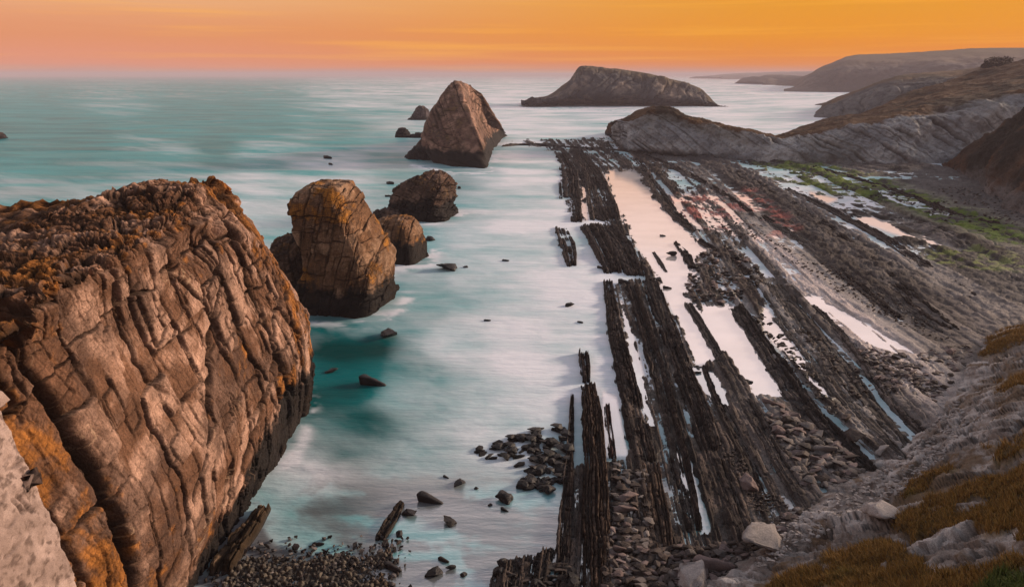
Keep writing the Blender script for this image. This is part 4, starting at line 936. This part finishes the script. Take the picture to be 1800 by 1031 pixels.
# ------------------------------------------------------------------ cliff slope under the viewpoint, bottom right
SLOPE = [ # px, py, z
 (860, 1120, -1.5), (960, 1060, -.8), (1080, 1040, -.6), (1200, 985, -.6), (1300, 935, -.6), (1400, 868, -.6), (1500, 812, -.6), (1585, 778, -.6), (1635, 710, -.6), (1680, 640, -.5), (1720, 590, -.5), (1800, 525, -.5), (1950, 450, -.5),
 (1000, 1130, .6), (1150, 1075, 1.0), (1250, 1025, 1.3), (1350, 975, 2.2), (1450, 905, 2.4), (1540, 850, 2.3), (1620, 800, 2.6), (1680, 730, 2.4), (1730, 660, 2.6), (1800, 590, 3.2), (1950, 520, 4),
 (1350, 1040, 4.6), (1500, 960, 6), (1620, 890, 7.2), (1720, 800, 7.6), (1800, 700, 7.5), (1950, 620, 8),
 (1200, 1150, 4.5), (1450, 1060, 8.5), (1600, 1000, 10.5), (1700, 930, 11.5), (1800, 850, 13), (1950, 760, 15),
 (1600, 1110, 14), (1700, 1050, 15.5), (1800, 1000, 17), (1950, 920, 20), (1400, 1200, 10), (1800, 1180, 22), (1950, 1100, 25), (1600, 1300, 18), (2100, 1000, 27), (2100, 800, 20), (2200, 1300, 31), (1800, 1400, 26), (1200, 1400, 8), (1000, 1400, 3)]
GRASS = [
 [(1705, 620), (1745, 590), (1810, 565), (1900, 560), (1900, 615), (1800, 605), (1740, 630)],
 [(1755, 680), (1800, 655), (1900, 640), (1900, 720), (1800, 690), (1765, 700)],
 [(1740, 790), (1800, 762), (1900, 740), (1900, 800), (1800, 800), (1750, 810)],
 [(1565, 862), (1610, 835), (1680, 815), (1690, 828), (1640, 850), (1590, 872)],
 [(1570, 930), (1640, 890), (1720, 850), (1810, 820), (2000, 790), (2000, 1010), (1810, 965), (1720, 935), (1660, 935), (1600, 960)],
 [(1350, 1045), (1450, 985), (1540, 950), (1600, 975), (1680, 1005), (1800, 985), (2000, 1020), (2000, 1300), (1300, 1300)]]
def slope_z(u, v):
    S = np.array(SLOPE, float); p = S[:, :2] / 100.; n = len(p)
    d = np.linalg.norm(p[:, None] - p[None], axis=2); K = d ** 2 * np.log(d + 1e-9)
    A = np.zeros((n + 3, n + 3)); A[:n, :n] = K + np.eye(n) * .05; A[:n, n] = 1; A[:n, n + 1:] = p; A[n, :n] = 1; A[n + 1:, :n] = p.T
    wgt = np.linalg.solve(A, np.concatenate([S[:, 2], [0, 0, 0]]))
    q = np.stack([u.ravel(), v.ravel()], 1) / 100.; out = wgt[n] + q @ wgt[n + 1:]
    for i in range(n):
        r = np.hypot(q[:, 0] - p[i, 0], q[:, 1] - p[i, 1]); out += wgt[i] * r * r * np.log(r + 1e-9)
    return out.reshape(u.shape)
def grass_mask(u, v):
    m = np.zeros(u.shape)
    for g in GRASS: m = np.maximum(m, smooth(10, -14, sdpoly(u, v, g)))
    return m
slope_cache = {}
def build_slope():
    uu = np.linspace(900, 2200, 900); v = np.linspace(470, 1400, 760); u, v = np.meshgrid(uu, v)
    zb = slope_z(u, v)
    G = at_z(u, v, np.minimum(zb, 34))
    keep = zb > -1.2
    n = normals(G, False)
    if n[:, :, 2].mean() < 0: n = -n
    P = G.reshape(-1, 3); N_ = n.reshape(-1, 3)
    uw = (u + 14 * fb2(P[:, 0].reshape(u.shape) / 2.5, P[:, 1].reshape(u.shape) / 2.5, 4, 301)); vw = v + 9 * fb2(P[:, 0].reshape(u.shape) / 2.5 + 9, P[:, 1].reshape(u.shape) / 2.5, 4, 302)
    gm = grass_mask(uw, vw).ravel()
    gm = gm * smooth(-.5, -.15, fbm(P / 2.2, 5, 303, .6))
    # ledges of bedding: planes cutting the slope
    a = P[:, 2] * 1.0 - P[:, 0] * .33 + P[:, 1] * .38 + .8 * fbm(P / 5, 4, 304)
    b = P[:, 0] * .8 + P[:, 1] * .5 + .6 * fbm(P / 3, 3, 305)
    rock, ck, r, r2 = rock_detail(P, a, b, 1.35, 2.4, 3.6, 306, 1.1)
    rock = rock + .35 * fbm(P / 4, 4, 308, .55); ck2 = ck * .4
    soil = .30 + .5 * fbm(P / 2.5, 5, 310, .55) + .12 * fbm(P / .5, 4, 311, .6)
    D = rock * (1 - gm) + soil * gm
    D = D * np.clip(.35 + P[:, 2] / 5, .35, 1)
    P2 = P + N_ * D[:, None]
    n1 = fbm(P / 3, 5, 312, .6); n2 = fbm(P / .8, 5, 313, .6); n3 = fbm(P / 7, 4, 314)
    c = np.zeros((len(P), 3), f32) + np.array((.22, .19, .178), f32)
    c = mixc(c, (.46, .42, .41), smooth(-.3, .5, n1 + (r - .5))); c = mixc(c, (.12, .085, .07), smooth(.1, .6, n2 - .2 * n1) * .7)
    c = mixc(c, (.12, .075, .04), smooth(-.05, .45, n3 + .4 * n2) * .75)
    c = mixc(c, (.05, .038, .033), np.clip(ck * .8 + ck2 * .4, 0, 1))
    g = np.zeros((len(P), 3), f32) + np.array((.15, .085, .022), f32)
    g = mixc(g, (.24, .16, .035), smooth(-.2, .5, n1)); g = mixc(g, (.05, .042, .022), smooth(0, .6, n2)); g = mixc(g, (.04, .075, .015), smooth(.1, .5, n3 * .6 + .9 * smooth(985, 1050, v.ravel()) * smooth(1600, 1760, u.ravel()) - .25) * .8)
    c = c + (g - c) * gm[:, None]
    col = np.concatenate([c * (1 + .15 * n2[:, None]), np.zeros((len(P), 1), f32)], 1)
    fc = grid_faces(u.shape[0], u.shape[1], False)
    k = keep.ravel()[fc].all(1); fc = fc[k][:, ::-1]
    used, inv = np.unique(fc, return_inverse=True)
    me = mesh_from('cliff_slope', P2[used], inv.reshape(fc.shape), col[used])
    link('cliff_slope', me, M_slope, kind='structure')
    slope_cache.update(P=P2, gm=gm, u=u.ravel(), v=v.ravel(), N=N_, n1=n1, n3=n3, keep=keep.ravel())
build_slope()

def build_grass():
    P, gm, u, v = slope_cache['P'], slope_cache['gm'], slope_cache['u'], slope_cache['v']
    idx = np.where((gm > .45) & (u > 1150) & (u < 1900) & (v > 540) & (v < 1150) & slope_cache['keep'])[0]
    # chosen evenly by ground area
    depth = P[idx, 1] * CP + (H - P[idx, 2]) * SP
    pr = depth ** 2; pr = pr / pr.sum()
    nT = 26000
    ch = RNG.choice(idx, nT, p=pr)
    base = P[ch] + RNG.normal(0, .06, (nT, 3)) * np.array([1, 1, .2])
    nb = 5
    b = np.repeat(base, nb, 0); n = len(b)
    b = b + RNG.normal(0, .07, (n, 3)) * np.array([1, 1, 0])
    L_ = RNG.uniform(.2, .7, n) * (1 + .4 * np.repeat(slope_cache['n1'][ch], nb)); ang = RNG.uniform(0, 2 * math.pi, n)
    lean_ = RNG.uniform(.2, .9, n)
    dirv = np.stack([np.cos(ang) * lean_ - .35, np.sin(ang) * lean_ + .1, np.ones(n)], 1); dirv /= np.linalg.norm(dirv, axis=1, keepdims=True)
    side = np.stack([-np.sin(ang), np.cos(ang), np.zeros(n)], 1) * RNG.uniform(.012, .028, n)[:, None]
    tip = b + dirv * L_[:, None] + np.array([0, 0, -.05]); midp = b + dirv * (L_ * .55)[:, None] + np.array([0, 0, .02])
    V = np.stack([b - side, b + side, midp + side * .7, tip, midp - side * .7], 1).reshape(-1, 3)
    i0 = np.arange(n) * 5
    Fq = np.concatenate([np.stack([i0, i0 + 1, i0 + 2, i0 + 4], 1)]); 
    Ft = np.stack([i0 + 4, i0 + 2, i0 + 3, i0 + 3], 1)
    # quads and the tip triangle written as two triangles sets
    T = np.concatenate([np.stack([i0, i0 + 1, i0 + 2], 1), np.stack([i0, i0 + 2, i0 + 4], 1), np.stack([i0 + 4, i0 + 2, i0 + 3], 1)])
    k = RNG.random(n); g3 = np.repeat(slope_cache['n3'][ch] * .5 + .9 * smooth(985, 1050, v[ch]) * smooth(1600, 1760, u[ch]) - .2, nb)
    c = np.zeros((n, 3), f32) + np.array((.23, .115, .022), f32)
    c = mixc(c, (.38, .22, .06), smooth(.3, .9, k)); c = mixc(c, (.055, .045, .02), smooth(.3, .0, k))
    c = mixc(c, (.055, .10, .02), smooth(.12, .5, g3) * .85)
    col = np.concatenate([np.repeat(c, 5, 0), np.zeros((n * 5, 1), f32)], 1)
    me = mesh_from('grass', V, T, col)
    link('grass', me, rock_mat('dry_grass', 3, 0.0, .01, .8, .2), kind='stuff', label='rusty and green grass tufts growing on the near cliff slope', cat='grass')
build_grass()

# ------------------------------------------------------------------ boulders
def boulder_mesh(seed, sx, sy, sz, cuts=2, npts=11):
    rg = random.Random(seed); bm = bmesh.new()
    for _ in range(npts):
        p = Vector((rg.uniform(-1, 1), rg.uniform(-1, 1), rg.uniform(-1, 1)))
        m_ = max(abs(p.x), abs(p.y), abs(p.z)); p = p / m_ * rg.uniform(.8, 1)
        if rg.random() < .5: p *= .93
        bm.verts.new((p.x * sx, p.y * sy, p.z * sz))
    r = bmesh.ops.convex_hull(bm, input=bm.verts)
    bmesh.ops.delete(bm, geom=list({g for g in r['geom_interior'] + r['geom_unused'] if isinstance(g, bmesh.types.BMVert)}), context='VERTS')
    bmesh.ops.bevel(bm, geom=list(bm.edges), offset=.09 * min(sx, sy, sz), segments=1, affect='EDGES', clamp_overlap=True)
    bmesh.ops.remove_doubles(bm, verts=bm.verts, dist=.02)
    bmesh.ops.smooth_vert(bm, verts=bm.verts, factor=.08, use_axis_x=True, use_axis_y=True, use_axis_z=True)
    bmesh.ops.triangulate(bm, faces=bm.faces)
    for _ in range(cuts):
        ed = [e for e in bm.edges if e.calc_length() > .16]
        bmesh.ops.subdivide_edges(bm, edges=ed, cuts=1)
        bmesh.ops.triangulate(bm, faces=[f for f in bm.faces if len(f.verts) > 3])
    co_ = np.array([v.co[:] for v in bm.verts]); nn = np.array([v.normal[:] for v in bm.verts]); 
    bm.normal_update(); nn = np.array([v.normal[:] for v in bm.verts])
    d = .10 * fbm(co_ / .55, 4, seed, .6) * min(sx, sy, sz) * 2
    lay, ld = cell1(co_[:, 2] / (sz * .45) + .3 * fbm(co_ / .8, 2, seed + 4), seed)
    d = d + .06 * (h1(lay, seed) - .5) - .05 * np.exp(-(ld / .1) ** 2) * sz
    co_ = co_ + nn * d[:, None]; lim = np.array([sx, sy, sz]) * 1.15; co_ = np.clip(co_, -lim, lim)
    for v_, c_ in zip(bm.verts, co_): v_.co = c_
    me = bpy.data.meshes.new('boulder'); bm.to_mesh(me); bm.free()
    me.polygons.foreach_set('use_smooth', [True] * len(me.polygons))
    return me
mats_b = dict(black=rock_mat('wet_black_boulder', 4, .6, .08, .45, .4, False, (.020, .018, .019), .35, spec=.2),
              brown=rock_mat('brown_boulder', 4, .8, .08, .8, .45, False, (.055, .042, .038), .5),
              grey=rock_mat('grey_boulder', 4, .8, .08, .85, .4, False, (.13, .113, .109), .45),
              pale=rock_mat('pale_boulder', 3, .8, .1, .9, .35, False, (.34, .30, .29), .25),
              mauve=rock_mat('mauve_boulder', 4, .8, .08, .85, .4, False, (.16, .118, .113), .3))
SHAPES = [(1, .7, .45), (1, .55, .3), (1, .85, .6), (1, .5, .5), (1, .75, .25), (1, .9, .75)]
protos = {}
for ck_, m_ in mats_b.items():
    for i, s_ in enumerate(SHAPES):
        me = boulder_mesh(400 + i, *s_); me.materials.append(m_); protos[ck_, i] = me
first_of = {}
def surf_z(px, py):
    return 0.2
def boulder(px, py, wpx, colr, shape, label, group, z=None, rot=None, name='boulder', tilt=.25, cat='boulder', sink=.35, hgt=1.):
    z = .1 if z is None else z
    p = at_z(px, py, z); depth = p[1] * CP + (H - p[2]) * SP
    s = wpx / 2 * depth / F
    me = protos[colr, shape]
    key = (colr, shape)
    if key not in first_of:
        o = bpy.data.objects.new(name, me); first_of[key] = o
    else: o = first_of[key].copy(); o.name = name
    bpy.context.scene.collection.objects.link(o)
    sz = SHAPES[shape][2] * s * hgt
    o.location = (p[0], p[1], p[2] + sz * (1 - sink) * .5)
    o.scale = (s, s, s * hgt)
    o.rotation_euler = (random.uniform(-tilt, tilt), random.uniform(-tilt, tilt), random.uniform(0, 6.28) if rot is None else rot)
    o['label'] = label; o['category'] = cat
    if group: o['group'] = group
    elif 'group' in o: del o['group']
    return o
gw = 'single rocks awash in the sea'
S_ = [
 (576, 277, 20, 'black', 1, 'upper of two tiny flat rocks in the open sea left of the wedge stack'),
 (581, 288, 12, 'black', 1, 'lower of two tiny flat rocks in the open sea left of the wedge stack'),
 (787, 473, 40, 'black', 0, 'dark flat rock in the water right of the small squat stack'),
 (819, 469, 10, 'black', 0, 'tiny dark rock just right of the dark flat rock near the squat stack'),
 (889, 458, 15, 'black', 1, 'lone small dark rock in the middle of the milky water'),
 (757, 421, 18, 'black', 2, 'small black rock at the right foot of the squat stack'),
 (800, 345, 12, 'black', 2, 'small black knob beside the right flank of the wedge shaped stack'),
 (806, 330, 9, 'black', 2, 'tiny upper knob beside the right flank of the wedge shaped stack'),
 (686, 322, 20, 'black', 1, 'thin dark rock at the upper left of the wedge shaped stack'),
 (684, 345, 16, 'black', 1, 'dark low rock at the left base of the wedge shaped stack'),
 (1000, 536, 18, 'black', 0, 'small dark rock in milky water left of the long black rib'),
 (1020, 566, 14, 'black', 1, 'tiny broken rock in milky water above the upright post of rock'),
 (857, 563, 14, 'black', 1, 'tiny low rock barely showing in the middle of the white water'),
 (686, 590, 42, 'black', 0, 'dark jagged rock in teal water below the leaning stack'),
 (580, 650, 32, 'black', 4, 'flat half sunk rock in teal water right of the huge stack'),
 (655, 675, 56, 'black', 1, 'long flat dark rock in the teal water between the stack and the white water'),
 (1183, 449, 24, 'black', 3, 'square black block standing in the pale channel'),
 (1160, 492, 14, 'black', 2, 'round black rock in the channel, right one of a pair below the square block'),
 (1146, 490, 14, 'black', 2, 'round black rock in the channel, left one of a pair below the square block'),
 (1173, 506, 18, 'black', 1, 'flat black rock in the channel under the round pair'),
 (1155, 508, 14, 'black', 1, 'small flat rock beside the striped rib under the round pair'),
 (1158, 523, 15, 'black', 1, 'lowest small rock beside the striped rib in the channel'),
 (1176, 560, 13, 'black', 2, 'lone small rock on the left bank of the channel, opposite the grey beam'),
 (1165, 414, 12, 'black', 1, 'tiny rock in the upper part of the pale channel'),
 (1103, 413, 12, 'black', 1, 'tiny rock near the curved rib at the channel edge'),
 (1057, 471, 18, 'black', 1, 'black rock in the white pocket below the notched rib'),
 (1082, 475, 14, 'black', 1, 'smaller black rock right of the one in the white pocket'),
 (1100, 499, 34, 'black', 1, 'long dark rock capping the top of the turquoise run'),
 (1310, 673, 26, 'black', 3, 'dark block sitting in the large pink pool near its lower end'),
 (1226, 655, 18, 'black', 1, 'narrow dark rock at the upper tip of the pale blue pool'),
 (756, 881, 54, 'black', 1, 'long black rock in the grey shallows, right of the splintered rib'),
 (722, 902, 28, 'black', 0, 'chunky black rock below the long one in the grey shallows'),
 (789, 919, 30, 'black', 0, 'black rock standing alone in the still shallows'),
 (809, 850, 26, 'black', 0, 'black rock near the upper edge of the grey shallows'),
 (784, 838, 14, 'black', 1, 'small rock left above the one at the upper edge of the shallows'),
 (885, 878, 34, 'black', 2, 'rounded black boulder on the still shallows below the boulder bank'),
 (887, 896, 18, 'black', 1, 'small flat rock just under the rounded black boulder'),
 (862, 887, 9, 'black', 2, 'tiny rock left of the rounded black boulder'),
 (838, 857, 9, 'black', 2, 'tiny rock in the shallows above the rounded black boulder'),
 (704, 938, 17, 'black', 2, 'round rock right of the foot of the splintered rib'),
 (699, 950, 14, 'black', 1, 'small rock under the round one beside the splintered rib'),
 (560, 957, 26, 'black', 1, 'dark flat rock at the upper left end of the pebbles'),
 (690, 1000, 46, 'black', 1, 'spiky black rock right of the pebble bank'),
 (765, 1008, 34, 'black', 0, 'black rock at the bottom edge, right of the spiky one'),
 (795, 1000, 24, 'black', 3, 'smaller black rock beside the one at the bottom edge'),
 (814, 1008, 14, 'black', 2, 'round dark rock at the bottom edge in the still shallows'),
 (780, 985, 26, 'brown', 1, 'thin pointed rock slanting up from the still shallows'),
 (1462, 707, 28, 'black', 2, 'round dark boulder on the crest of the grey sloping rib'),
 (1490, 740, 36, 'brown', 3, 'dark square boulder below the round one by the broad slab'),
 (1505, 770, 46, 'brown', 0, 'brown angular boulder next down the slab edge'),
 (1545, 788, 34, 'pale', 4, 'pale flat stone on the dark boulders below the broad slab'),
 (1345, 962, 104, 'pale', 0, 'big pale grey boulder at the foot of the cliff slope, streaked along its top'),
 (1256, 998, 78, 'mauve', 1, 'long flat pinkish slab lying across the foreground rubble'),
 (1212, 1022, 72, 'pale', 0, 'pale boulder cut by the bottom edge left of the long flat slab'),
 (1286, 1018, 44, 'pale', 2, 'pale upright stone between the flat slab and the big pale boulder'),
 (1100, 868, 44, 'mauve', 4, 'upper of two flat pinkish slabs set between the brown rib and its neighbour'),
 (1098, 890, 48, 'mauve', 4, 'lower of two flat pinkish slabs set between the brown rib and its neighbour'),
 (1312, 852, 38, 'mauve', 0, 'rosy boulder lying at the end of the twin grey beam'),
 (1560, 915, 90, 'pale', 0, 'broad pale outcrop boulder on the slope above the big grey boulder'),
 (1452, 792, 44, 'grey', 1, 'flat grey slab stone topmost in the slab field'),
]
for px, py, wd, c_, sh, lb in S_:
    zz = .0 if px < 1000 or c_ == 'black' else .5
    if lb.startswith('broad pale outcrop'): zz = 6.5
    if 'big pale grey' in lb: zz = 1.6
    boulder(px, py + 1, wd * 1.12, c_, sh, lb, gw if px < 1240 and c_ == 'black' else 'separate boulders on the shore', zz,
            rot=random.uniform(-.5, .5) if sh in (1, 4) else None, sink=.5 if zz < .2 else .3, cat='rock' if c_ == 'black' else 'boulder', name='sea_boulder' if c_ == 'black' and px < 1240 else 'boulder')
# clusters: (polygon, how many as things, how many small as rubble, size px, colours, z, label, group, lie)
CL = [
 ([(830, 792), (905, 765), (960, 752), (1000, 750), (1002, 860), (950, 868), (905, 858), (930, 820), (850, 805)], 70, 90, (18, 46), ['black'], .05, 'wet black boulder in the bank between the milky water and the thin black rib', 'black boulders of the bank beside the thin rib'),
 ([(1205, 500), (1225, 450), (1262, 430), (1320, 455), (1345, 485), (1320, 520), (1270, 532), (1220, 528)], 50, 260, (8, 26), ['brown', 'brown', 'black', 'mauve'], .3, 'brown angular boulder in the dark heap at the head of the large pink pool', 'boulders heaped at the head of the large pink pool'),
 ([(1340, 700), (1380, 715), (1440, 760), (1520, 820), (1500, 850), (1420, 855), (1380, 800)], 46, 200, (18, 48), ['grey', 'grey', 'mauve', 'brown'], .35, 'flat grey stone in the slab field between the grey beam and the sloping rib', 'flat stones in the slab field'),
 ([(1500, 610), (1600, 625), (1700, 600), (1720, 640), (1640, 710), (1560, 690)], 34, 520, (10, 30), ['grey', 'mauve', 'brown'], .5, 'flat mauve stone in the stony field right of the broad smooth slab', 'flat stones in the stony field'),
 ([(862, 990), (940, 978), (1010, 990), (1015, 1031), (900, 1040), (870, 1010)], 26, 60, (16, 44), ['black', 'brown'], .2, 'dark slab in the pile at the bottom edge left of the brown striped rib', 'dark slabs piled at the bottom edge'),
 ([(1075, 900), (1150, 960), (1230, 960), (1310, 950), (1400, 890), (1420, 880), (1400, 930), (1330, 1010), (1200, 1040), (1060, 1040)], 50, 520, (16, 46), ['grey', 'brown', 'mauve', 'brown'], .6, 'jumbled brown stone in the foreground rubble below the ends of the ribs', 'stones of the foreground rubble'),
 ([(1080, 810), (1135, 830), (1140, 900), (1150, 960), (1090, 960), (1075, 860)], 10, 120, (16, 36), ['brown', 'grey'], .4, 'brown stone packed between the brown striped rib and the mottled rib', 'stones between the ribs'),
 ([(1250, 720), (1330, 850), (1390, 890), (1330, 900), (1270, 800), (1225, 690)], 0, 420, (5, 14), ['brown'], .4, '', ''),
 ([(1390, 560), (1430, 590), (1500, 640), (1540, 690), (1500, 700)], 0, 60, (8, 20), ['brown'], .6, '', ''),
 ([(1330, 540), (1400, 620), (1480, 720), (1465, 735), (1390, 650), (1325, 560)], 24, 60, (8, 22), ['black', 'brown'], .8, 'dark stone lining the crest of the grey sloping rib beside the wet strip', 'dark stones along the sloping rib crest'),
 ([(1480, 320), (1640, 340), (1800, 395), (1860, 440), (1700, 400), (1560, 360)], 0, 260, (4, 12), ['brown'], .6, '', ''),
 ([(1640, 330), (1860, 330), (1900, 440), (1760, 390)], 0, 380, (4, 12), ['grey'], 1.4, '', ''),
 ([(1300, 400), (1480, 470), (1700, 600), (1640, 600), (1450, 500)], 0, 320, (4, 13), ['brown'], .5, '', ''),
 ([(1260, 385), (1340, 395), (1350, 425), (1280, 420)], 0, 60, (4, 14), ['brown'], .3, '', ''),
 ([(1600, 790), (1500, 850), (1400, 910), (1320, 960), (1330, 1000), (1480, 920), (1640, 830), (1700, 740), (1680, 700)], 0, 500, (6, 22), ['pale'], 1.9, '', ''),
]
def inpoly(px, py, poly):
    c = False
    for i in range(len(poly)):
        (x0, y0), (x1, y1) = poly[i], poly[(i + 1) % len(poly)]
        if (y0 > py) != (y1 > py) and px < (x1 - x0) * (py - y0) / (y1 - y0) + x0: c = not c
    return c
rub = {}
hullsrc = {}
def small_src(shape):
    if shape not in hullsrc:
        rg = random.Random(900 + shape); bm = bmesh.new(); s = SHAPES[shape]
        for _ in range(13):
            p = Vector((rg.uniform(-1, 1), rg.uniform(-1, 1), rg.uniform(-1, 1))); p /= max(abs(p.x), abs(p.y), abs(p.z)); p *= rg.uniform(.8, 1)
            bm.verts.new((p.x * s[0], p.y * s[1], p.z * s[2]))
        r = bmesh.ops.convex_hull(bm, input=bm.verts)
        bmesh.ops.delete(bm, geom=list({g for g in r['geom_interior'] + r['geom_unused'] if isinstance(g, bmesh.types.BMVert)}), context='VERTS')
        bmesh.ops.bevel(bm, geom=list(bm.edges), offset=.05, segments=1, affect='EDGES', clamp_overlap=True); bmesh.ops.triangulate(bm, faces=bm.faces)
        bm.verts.ensure_lookup_table(); bm.verts.index_update()
        hullsrc[shape] = (np.array([v.co[:] for v in bm.verts]), np.array([[v.index for v in f.verts] for f in bm.faces])); bm.free()
    return hullsrc[shape]
COLV = dict(black=(.018, .016, .017), brown=(.055, .042, .038), grey=(.13, .112, .108), pale=(.30, .265, .255), mauve=(.15, .112, .108))
def rubble(name, items, label, cat, mat):
    Vs, Fs, Cs, off = [], [], [], 0
    for (x, y, z, s, colr, k, rz) in items:
        v_, f_ = small_src(k); R_ = np.array(Matrix.Rotation(rz, 3, 'Z') @ Matrix.Rotation(random.uniform(-.4, .4), 3, 'X') @ Matrix.Rotation(random.uniform(-.3, .3), 3, 'Y'))
        Vs.append((v_ * s * np.array([1, random.uniform(.7, 1.2), random.uniform(.8, 1.3)])) @ R_.T + np.array([x, y, z])); Fs.append(f_ + off); off += len(v_)
        Cs.append(np.tile(np.array([*(np.array(COLV[colr]) * random.uniform(.6, 1.5)), .1]), (len(v_), 1)))
    me = mesh_from(name, np.concatenate(Vs), np.concatenate(Fs), np.concatenate(Cs), flat=True)
    link(name, me, mat, kind='stuff', label=label, cat=cat)
items = []
for poly, nT, nS, (s0, s1), cs, z, lb, gp in CL:
    xs = [p[0] for p in poly]; ys = [p[1] for p in poly]
    k = 0
    while k < nT + nS:
        px, py = random.uniform(min(xs), max(xs)), random.uniform(min(ys), max(ys))
        if not inpoly(px, py, poly): continue
        c_ = random.choice(cs); sh = random.choice((0, 1, 4, 0, 2) if s1 > 20 else (0, 2, 3, 5, 1))
        if k < nT:
            boulder(px, py, random.uniform(s0, s1) * .5 + s0 * .5, c_, sh, lb, gp, z + random.uniform(-.1, .25), rot=random.gauss(.2, .5), name='boulder', cat='boulder')
        else:
            zz = z + random.uniform(-.25, .1)
            if poly[0] == (1600, 790): zz = float(slope_z(np.array([px]), np.array([py]))[0]) + .2
            p = at_z(px, py, zz); dep = p[1] * CP + (H - p[2]) * SP
            items.append((p[0], p[1], p[2], random.uniform(s0, (s0 + s1) / 2) / 2 * dep / F * .9, c_, sh, random.gauss(.2, .7)))
        k += 1
rubble('rubble', items, 'loose angular stones strewn between the ribs and over the stony shore', 'rubble', rock_mat('rubble_rock', 3, .6, .06, .85, .4))

# pebble bank at the bottom left
def pebble_bank():
    BANK = [(340, 1120), (395, 1000), (440, 968), (520, 975), (580, 968), (640, 975), (690, 955), (700, 975), (680, 1000), (690, 1040), (720, 1130)]
    uu = np.linspace(330, 740, 330); v = np.linspace(935, 1130, 200); u, v = np.meshgrid(uu, v)
    Pw = at_z(u, v, .1); X, Y = Pw[..., 0], Pw[..., 1]
    m = smooth(6, -14, sdpoly(u + 8 * fb2(X / 2, Y / 2, 4, 501), v + 6 * fb2(X / 2 + 5, Y / 2, 4, 502), BANK))
    c1, c2, cid = voro(np.stack([X.ravel() / .42, Y.ravel() / .42, np.zeros(X.size)], 1), 503)
    peb = ((cid - .4) * .28 + .22 * smooth(0, .5, c2 - c1)).reshape(X.shape)
    Z = -.5 + m * (.62 + peb + .2 * fb2(X / 2, Y / 2, 4, 504))
    n = fb2(X / 1, Y / 1, 4, 505)
    c = np.zeros(u.shape + (3,), f32) + np.array((.030, .025, .022), f32)
    c = mixc(c, (.10, .08, .06), smooth(.5, 1., cid.reshape(X.shape) + .2 * n)); c = mixc(c, (.085, .045, .02), smooth(640, 690, u) * smooth(.1, .5, n) * .8)
    col = np.concatenate([c, np.full(u.shape + (1,), .4)], -1)
    me = mesh_from('beach', np.stack([X, Y, Z], -1).reshape(-1, 3), grid_faces(u.shape[0], u.shape[1], False)[:, ::-1], col.reshape(-1, 4))
    link('beach', me, M_reef, kind='structure')
    it = []
    for _ in range(1500):
        px, py = random.uniform(340, 740), random.uniform(940, 1090)
        d = sdpoly(np.array([px]), np.array([py]), BANK)[0]
        if d > 0 and random.random() > math.exp(-d / 12): continue
        p = at_z(px, py, .15); it.append((p[0], p[1], p[2], random.uniform(.08, .26) * (1.5 if random.random() < .1 else 1), random.choice(['black', 'black', 'brown', 'grey']), random.choice((0, 2, 5)), random.uniform(0, 6)))
    rubble('pebbles', it, 'dark wet pebbles and cobbles of the small bank at the foot of the huge stack', 'pebbles', M_reef)
pebble_bank()

# small bushes on the skyline of the brown hill
def bush(px, py, Y, wd, label, seed):
    c = at_y(px, py, Y); rg = np.random.default_rng(seed); n = 1600
    d = rg.normal(0, 1, (n, 3)); d /= np.linalg.norm(d, axis=1, keepdims=True); rr_ = rg.uniform(.3, 1, n) ** .5
    lump = 1 + .35 * fbm(d * 1.6, 3, seed)
    P = c + d * (rr_ * lump)[:, None] * np.array([wd, wd * .8, wd * .42])
    a = rg.normal(0, .45, (n, 3)); b = rg.normal(0, .45, (n, 3))
    V = np.stack([P - a, P + b, P + a], 1).reshape(-1, 3); Fc = np.arange(n * 3).reshape(-1, 3)
    root = link('bush', None, None, None, label, 'bush', 'bushes on the brown hilltop'); root.location = (c[0], c[1], c[2] - wd * .35)
    V = V - np.array(root.location)
    colv = np.tile(np.array([.045, .035, .025, 0]), (len(V), 1)); colv[:, :3] *= rg.uniform(.6, 1.5, (len(V), 1))
    link('foliage', mesh_from('foliage', V, Fc, colv), M_reef, root)
    st = [];
    t_ = np.linspace(0, 2 * math.pi, 7)[:-1]
    lo = np.stack([np.cos(t_) * .35, np.sin(t_) * .35, np.full(6, -2.5)], 1); hi = np.stack([np.cos(t_) * .15, np.sin(t_) * .15, np.full(6, wd * .4)], 1)
    Fq = np.array([[i, (i + 1) % 6, 6 + (i + 1) % 6, 6 + i] for i in range(6)])
    link('stem', mesh_from('stem', np.concatenate([lo, hi]), Fq, np.tile(np.array([.05, .035, .025, 0]), (12, 1))), M_reef, root)
bush(1757, 110, 560, 10.5, 'large rounded dark bush on the hilltop skyline at the upper right', 5)
bush(1738, 116, 560, 5.5, 'small dark bush left beside the large one on the hilltop', 6)

# ------------------------------------------------------------------ haze
def haze(top=80., bottom=-10., density=.00014):
    bm = bmesh.new(); bmesh.ops.create_cube(bm, size=1)
    for v_ in bm.verts: v_.co = Vector((v_.co.x * 70000, v_.co.y * 70000, bottom + (v_.co.z + .5) * (top - bottom)))
    me = bpy.data.meshes.new('haze'); bm.to_mesh(me); bm.free()
    m, N, L = new_mat('sea_haze'); out = N.new('ShaderNodeOutputMaterial'); pv = N.new('ShaderNodeVolumePrincipled')
    pv.inputs['Color'].default_value = (.74, .66, .76, 1); pv.inputs['Density'].default_value = density; pv.inputs['Anisotropy'].default_value = 0
    L.new(pv.outputs[0], out.inputs['Volume'])
    link('haze', me, m, kind='stuff')
haze()
